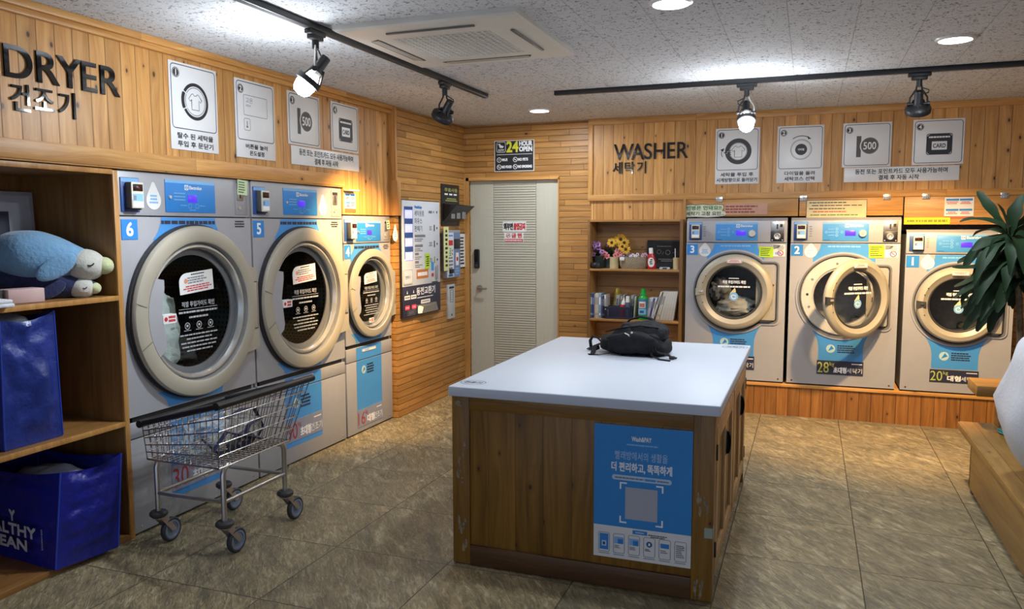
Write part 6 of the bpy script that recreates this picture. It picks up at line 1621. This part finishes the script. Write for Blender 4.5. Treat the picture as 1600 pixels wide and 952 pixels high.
book(bx(953.2), .020, .265, .15, .16, cB('book_yellow', (.66, .50, .06)), 'tall yellow book leaning over the black crate', M('olive_ink'), 7.19)
k_ = 0
for (u, w, h, ln, c, lab) in ((958.5, .032, .205, .10, (.58, .57, .53), 'thick pale grey magazine leaning behind the crate'), (965.2, .018, .195, .12, (.62, .60, .53), 'white magazine with mottled spine behind the crate'),
                              (970, .012, .21, .10, (.66, .63, .60), 'thin white booklet behind the small red bottle'), (984.8, .024, .205, .02, (.50, .60, .60), 'mint and white magazine at the right end of the crate')):
    book(bx(u), w, h, .12, ln, cB('magazine_%d' % k_, c), lab, m_inkg, 7.16); k_ += 1
book(bx(993.5), .008, .205, .15, .07, cB('book_pale_green', (.55, .60, .42)), 'thin pale green booklet between crate and green bottle', m_inkg)
for j, (u, w, c, lab) in enumerate(((1015.5, .010, (.25, .30, .40), 'thin slate booklet right of the green bottle'), (1017.6, .012, (.48, .50, .56), 'pale grey booklet second right of the green bottle'),
                                    (1020.0, .012, (.56, .56, .60), 'whitish booklet left of the purple one'), (1022.4, .014, (.05, .035, .16), 'dark purple booklet leaning right'), (1025.2, .014, (.55, .54, .58), 'lilac-white booklet right of the purple one'))):
    book(bx(u - 5), w, .20, .15, .22, cB('booklet_%d' % j, c), lab, m_inkg)
x0 = bx(1021.5)
for j in range(4):
    book(x0 + j * .0165 + .004, .015, .262, .15, .30 - .012 * j, cB('zine_%d' % j, ((.60, .58, .52), (.05, .05, .05), (.50, .46, .36), (.55, .52, .42))[j]), ('white magazine first in the big leaning stack', 'black and white magazine second in the leaning stack', 'tan magazine third in the leaning stack', 'cream magazine fourth in the leaning stack')[j], m_inkg)
for j in range(15):
    book(x0 + .072 + j * .0083, .0076, .262, .15, .25 - .0075 * j, cB('journal_pale', (.56, .53, .47)) if j % 3 else cB('journal_grey', (.47, .45, .41)),
         'slim pale journal with a beige-grey spine inside the big leaning stack', None, grp='matching journals in the leaning stack')
t = thing('storage_crate', 'black plastic latticed crate on the middle bookcase shelf', 'crate', (bx(948.5), 7.02, ZS2))
W, D_, H = .255, .115, .112
b = MB().box((0, 0, 0), (W, D_, .004), m_navy).box((0, 0, 0), (W, .004, .02), m_navy).box((0, 0, H - .025), (W, .004, H), m_navy).box((0, D_ - .004, 0), (W, D_, H), m_navy).box((0, 0, 0), (.004, D_, H), m_navy).box((W - .004, 0, 0), (W, D_, H), m_navy)
for k in range(19): b.box((.002 + k * .0138, .0, .015), (.002 + k * .0138 + .0045 + (.02 if k in (0, 17) else 0), .003, H - .02), m_navy)
for k in range(5): b.box((0, .0, .026 + k * .014), (W, .003, .030 + k * .014), m_navy)
b.box((-.003, -.004, H - .008), (W + .003, .006, H), m_navy, .002)
b.build('lattice_body', t)
MB().box((.01, -.005, H - .03), (.018, -.003, H - .02), m_paper).build('price_dot', t)
bottle('glue_bottle', 'small red bottle with white nozzle standing in the black crate', (bx(974.5), 7.06, ZS2 + .006), [(0, 0), (.024, 0), (.026, .01), (.026, .10), (.02, .125), (0, .125)], m_redpl, [(.019, .124), (.017, .15), (.008, .165), (.004, .19), (0, .19)], m_paper, lambda t: MB().rect(-.016, .085, .016, .105, -.0275, m_paper).build('label', t), 0, .12)
bottle('spray_bottle', 'slate bottle with tall white cap standing in the black crate', (bx(984), 7.07, ZS2 + .006), [(0, 0), (.022, 0), (.022, .145), (0, .145)], cB('slate_plastic', (.10, .13, .20)), [(.019, .145), (.017, .20), (0, .202)], m_paper)
t = thing('storage_clip', 'dark grey clip rack rising from the black crate', 'rack', (bx(977.5), 7.10, ZS2 + .006))
MB().tube([(0, 0, 0), (-.005, 0, .16), (.01, 0, .205), (.04, 0, .21), (.05, 0, .19)], .006, M('gunmetal', (.08, .08, .08), .4, .6), 8).tube([(.02, 0, 0), (.018, 0, .19)], .006, M('gunmetal'), 8).build('rack_wire', t)
def lab2(t):
    b = MB(); r = .0425
    for (a0, a1, z0, z1, m, rr) in ((-160, -20, .045, .185, M('label_blue', (.05, .20, .40), .4), r), (-150, -40, .05, .10, M('label_cyan', (.25, .55, .75), .4), r + .0006), (-125, -62, .115, .15, M('label_rust', (.5, .17, .10), .4), r + .0008), (-135, -50, .108, .165, m_paper, r + .0004), (-120, -70, .062, .085, m_dblue, r + .001)):
        vs = []
        for k in range(11):
            a = math.radians(a0 + (a1 - a0) * k / 10); vs += [(rr * math.cos(a), rr * math.sin(a), z0), (rr * math.cos(a), rr * math.sin(a), z1)]
        b.add(vs, [(2 * k, 2 * k + 2, 2 * k + 3, 2 * k + 1) for k in range(10)], m)
    b.build('label', t)
m_grn = M('vivid_green_plastic', (.012, .36, .05), .3)
bottle('detergent_bottle', 'vivid green detergent bottle with blue label on the middle shelf', (bx(1008.5), 7.055, ZS2), [(0, 0), (.040, 0), (.042, .006), (.042, .19), (.036, .205), (.026, .215), (0, .215)], m_grn,
       [(.026, .213), (.026, .235), (.021, .24), (.020, .275), (.017, .278), (0, .278)], m_grn, lab2)

# ============================================================ platform, bench, plant, sack at the right
t = thing('seating_platform', 'low worn wooden platform at the right edge of the shop', 'platform', (0, 0, 0))
MB().box((.925, 1.9, .32), (2.6, 5.60, .372), W_PLAT, .006).box((.918, 1.9, .325), (.93, 5.60, .368), W_PLATF, .004).build('deck', t)
MB().box((.95, 1.92, .03), (.972, 5.33, .322), W_PLATF, .003).box((.95, 5.31, .03), (2.6, 5.33, .322), W_PLATF).build('fascia', t)
b = MB()
for yy in (2.1, 3.7, 5.27): b.box((.96, yy, 0), (1.02, yy + .06, .04), m_groove).box((2.4, yy, 0), (2.46, yy + .06, .04), m_groove)
b.build('foot', t)
t = thing('timber_bench', 'small timber bench standing at the far end of the wooden platform', 'bench', (0, 0, 0))
MB().box((.985, 5.44, .565), (2.3, 5.74, .632), W_BENCH, .006).build('seat', t)
for x in (1.115, 2.12): MB().box((x, 5.47, .3725), (x + .075, 5.595, .566), W_STILE if False else wood('bench_leg_wood', 'Z', 'X', .4, BENCH, groove=.0005, knots=.1), .004).build('leg', t)
t = thing('potted_dragon_plant', 'tall dark green corn plant standing on the wooden platform', 'plant', (1.21, 5.27, .380))
m_lf = NT('broad_dark_leaf'); tc = m_lf.n('ShaderNodeTexCoord')
m_lf.bsdf(m_lf.mix(m_lf.noise(tc.outputs['Object'], 12, 3), (.007, .020, .007), (.018, .045, .015)), .58, 0, .3)
m_lf = m_lf.m
m_trk = M('dry_cane_bark', (.16, .12, .07), .85, var=.45, scale=26, bump=.6)
O = Vector((1.21, 5.27, .380))
MB().lathe([(0, 0), (.10, 0), (.135, .20), (.14, .22), (.125, .22), (.12, .19), (0, .19)], M('charcoal_pot', (.06, .06, .06), .5), 36).build('pot', t)
for P in ([(1.185, 5.27, .56), (1.165, 5.27, .85), (1.145, 5.29, 1.2), (1.10, 5.3, 1.50)], [(1.225, 5.26, .56), (1.235, 5.26, .9), (1.22, 5.28, 1.2), (1.19, 5.28, 1.42)]):
    Q = []
    for k in range(15):
        s = k / 14 * 3; i = min(2, int(s)); Q.append(tuple(Vector(P[i]).lerp(Vector(P[i + 1]), s - i) - O))
    MB().tube(Q, [.019 - .004 * k / 14 + (.0022 if k % 2 else 0) for k in range(15)], m_trk, 12).build('cane', t)
b = MB()
R = random.Random(2)
def leaf(p0, p1, p2, w, droop=0.0):
    p0, p1, p2 = Vector(p0) - O, Vector(p1) - O, Vector(p2) - O
    n = 12; vs = []; fs = []
    for i in range(n + 1):
        s = i / n
        p = p0 * (1 - s) ** 2 + p1 * 2 * s * (1 - s) + p2 * s * s
        d = (2 * (1 - s) * (p1 - p0) + 2 * s * (p2 - p1)).normalized()
        side = d.cross(Vector((0.12, -.55, .83)))
        side = side.normalized() if side.length > .05 else Vector((1, 0, 0))
        nn = side.cross(d)
        ww = w * 1.75 * (math.sin(PI * min(1, .12 + .86 * s)) ** .6) * (1 + .12 * math.sin(s * 15 + w * 900))
        tw = .3 * math.sin(s * 4 + w * 500)
        sd = side * math.cos(tw) + nn * math.sin(tw)
        vs += [p - sd * ww + nn * ww * .35, p, p + sd * ww + nn * ww * .35]
    for i in range(n): fs += [(3 * i, 3 * i + 1, 3 * i + 4, 3 * i + 3), (3 * i + 1, 3 * i + 2, 3 * i + 5, 3 * i + 4)]
    b.add(vs, fs, m_lf)
LEAVES = [((1.08,5.335,1.556),(0.98,5.406,1.71),(0.939,5.476,1.808),0.021),
 ((1.08,5.299,1.588),(0.91,5.297,1.665),(0.824,5.295,1.624),0.017),
 ((1.075,5.338,1.553),(0.977,5.414,1.605),(0.929,5.49,1.537),0.017),
 ((1.07,5.263,1.545),(1.034,5.188,1.652),(0.976,5.114,1.724),0.015),
 ((1.083,5.307,1.556),(1.094,5.321,1.685),(1.145,5.335,1.777),0.021),
 ((1.071,5.288,1.534),(0.973,5.263,1.518),(0.884,5.238,1.458),0.02),
 ((1.092,5.323,1.458),(0.938,5.37,1.438),(0.842,5.417,1.379),0.02),
 ((1.102,5.271,1.411),(0.877,5.212,1.34),(0.776,5.153,1.363),0.017),
 ((1.077,5.329,1.403),(0.939,5.388,1.27),(0.836,5.446,1.233),0.019),
 ((1.093,5.302,1.35),(0.906,5.305,1.258),(0.822,5.308,1.177),0.017),
 ((1.101,5.332,1.304),(0.996,5.395,1.141),(0.9,5.459,0.971),0.021),
 ((1.105,5.296,1.263),(0.979,5.288,1.095),(0.939,5.28,0.983),0.019),
 ((1.114,5.292,1.263),(1.014,5.276,1.119),(0.999,5.261,0.983),0.021),
 ((1.087,5.322,1.348),(0.968,5.367,1.21),(0.894,5.411,1.056),0.02),
 ((1.082,5.339,1.326),(0.958,5.416,1.195),(0.885,5.493,1.094),0.019),
 ((1.081,5.287,1.513),(1.01,5.261,1.513),(0.993,5.235,1.395),0.021),
 ((1.102,5.337,1.49),(1.082,5.412,1.433),(1.084,5.487,1.295),0.021),
 ((1.096,5.334,1.414),(1.016,5.402,1.354),(0.976,5.47,1.214),0.022),
 ((1.105,5.271,1.351),(1.013,5.213,1.267),(0.981,5.155,1.141),0.02),
 ((1.123,5.307,1.328),(1.103,5.321,1.217),(1.126,5.336,1.117),0.017),
 ((1.085,5.315,1.545),(1.141,5.346,1.512),(1.135,5.376,1.38),0.029),
 ((1.099,5.335,1.545),(1.193,5.406,1.653),(1.302,5.476,1.675),0.02),
 ((1.12,5.312,1.415),(1.207,5.336,1.458),(1.327,5.36,1.394),0.02),
 ((1.121,5.267,1.384),(1.192,5.202,1.335),(1.263,5.136,1.236),0.02),
 ((1.121,5.298,1.329),(1.17,5.293,1.265),(1.213,5.289,1.136),0.02),
 ((1.125,5.297,1.437),(1.162,5.292,1.416),(1.16,5.287,1.265),0.026),
 ((1.066,5.298,1.48),(0.984,5.294,1.414),(0.916,5.29,1.303),0.021),
 ((1.099,5.337,1.37),(1.039,5.41,1.321),(0.993,5.483,1.11),0.02),
 ((1.11,5.285,1.307),(1.033,5.256,1.22),(0.951,5.227,1.045),0.02),
 ((1.088,5.275,1.513),(1.102,5.224,1.588),(1.144,5.174,1.609),0.02)]
for L in LEAVES: leaf(*L)
for k in range(46):
    c = Vector(((1.09, 5.3, 1.54), (1.10, 5.3, 1.42), (1.13, 5.29, 1.30), (1.20, 5.28, 1.44), (1.21, 5.28, 1.32))[k % 5])
    a = R.uniform(0, 2 * PI); ln = R.uniform(.2, .34); e = R.uniform(-.25, .7)
    d = Vector((math.cos(a), math.sin(a) * .9, 0))
    if d.x < -.2 and e > .2: e = -.1
    p1 = c + d * ln * .55 + Vector((0, 0, ln * e * .6)); p2 = c + d * ln * .9 + Vector((0, 0, ln * (e - .75)))
    leaf(c, p1, p2, R.uniform(.017, .024))
b.build('leaf_crown', t, smooth=80)
tag(MB().lathe([(0, 0), (.13, 0), (.15, .012), (.145, .014), (.125, .006), (0, .006)], M('teal_plastic', (.05, .28, .32), .45), 40).build('plant_saucer', None, (1.235, 5.34, .3725)), 'teal plastic saucer under the plant pot', 'saucer')
# white sack
def sack(q, p):
    n1 = noise.noise(Vector((q.x * 5 + 3, q.y * 5, q.z * 4))) * .03 + noise.noise(Vector((q.x * 13, q.y * 13, q.z * 9 + 2))) * .012
    k = 1 - .75 * abs(q.z - .73)
    return Vector((1.27 + (q.x - 1.27) * k + p.x * n1, 4.30 + (q.y - 4.30) * k + p.y * n1, max(.376, q.z + n1)))
tag(MB().ell((1.27, 4.30, .75), (.40, .33, .40), M('white_laundry_sack_cloth', (.66, .66, .69), .8, bump=.25, var=.02), 72, 44, None, sack, .55).build('laundry_sack'), 'big white cloth sack on the wooden platform at the right edge', 'sack')
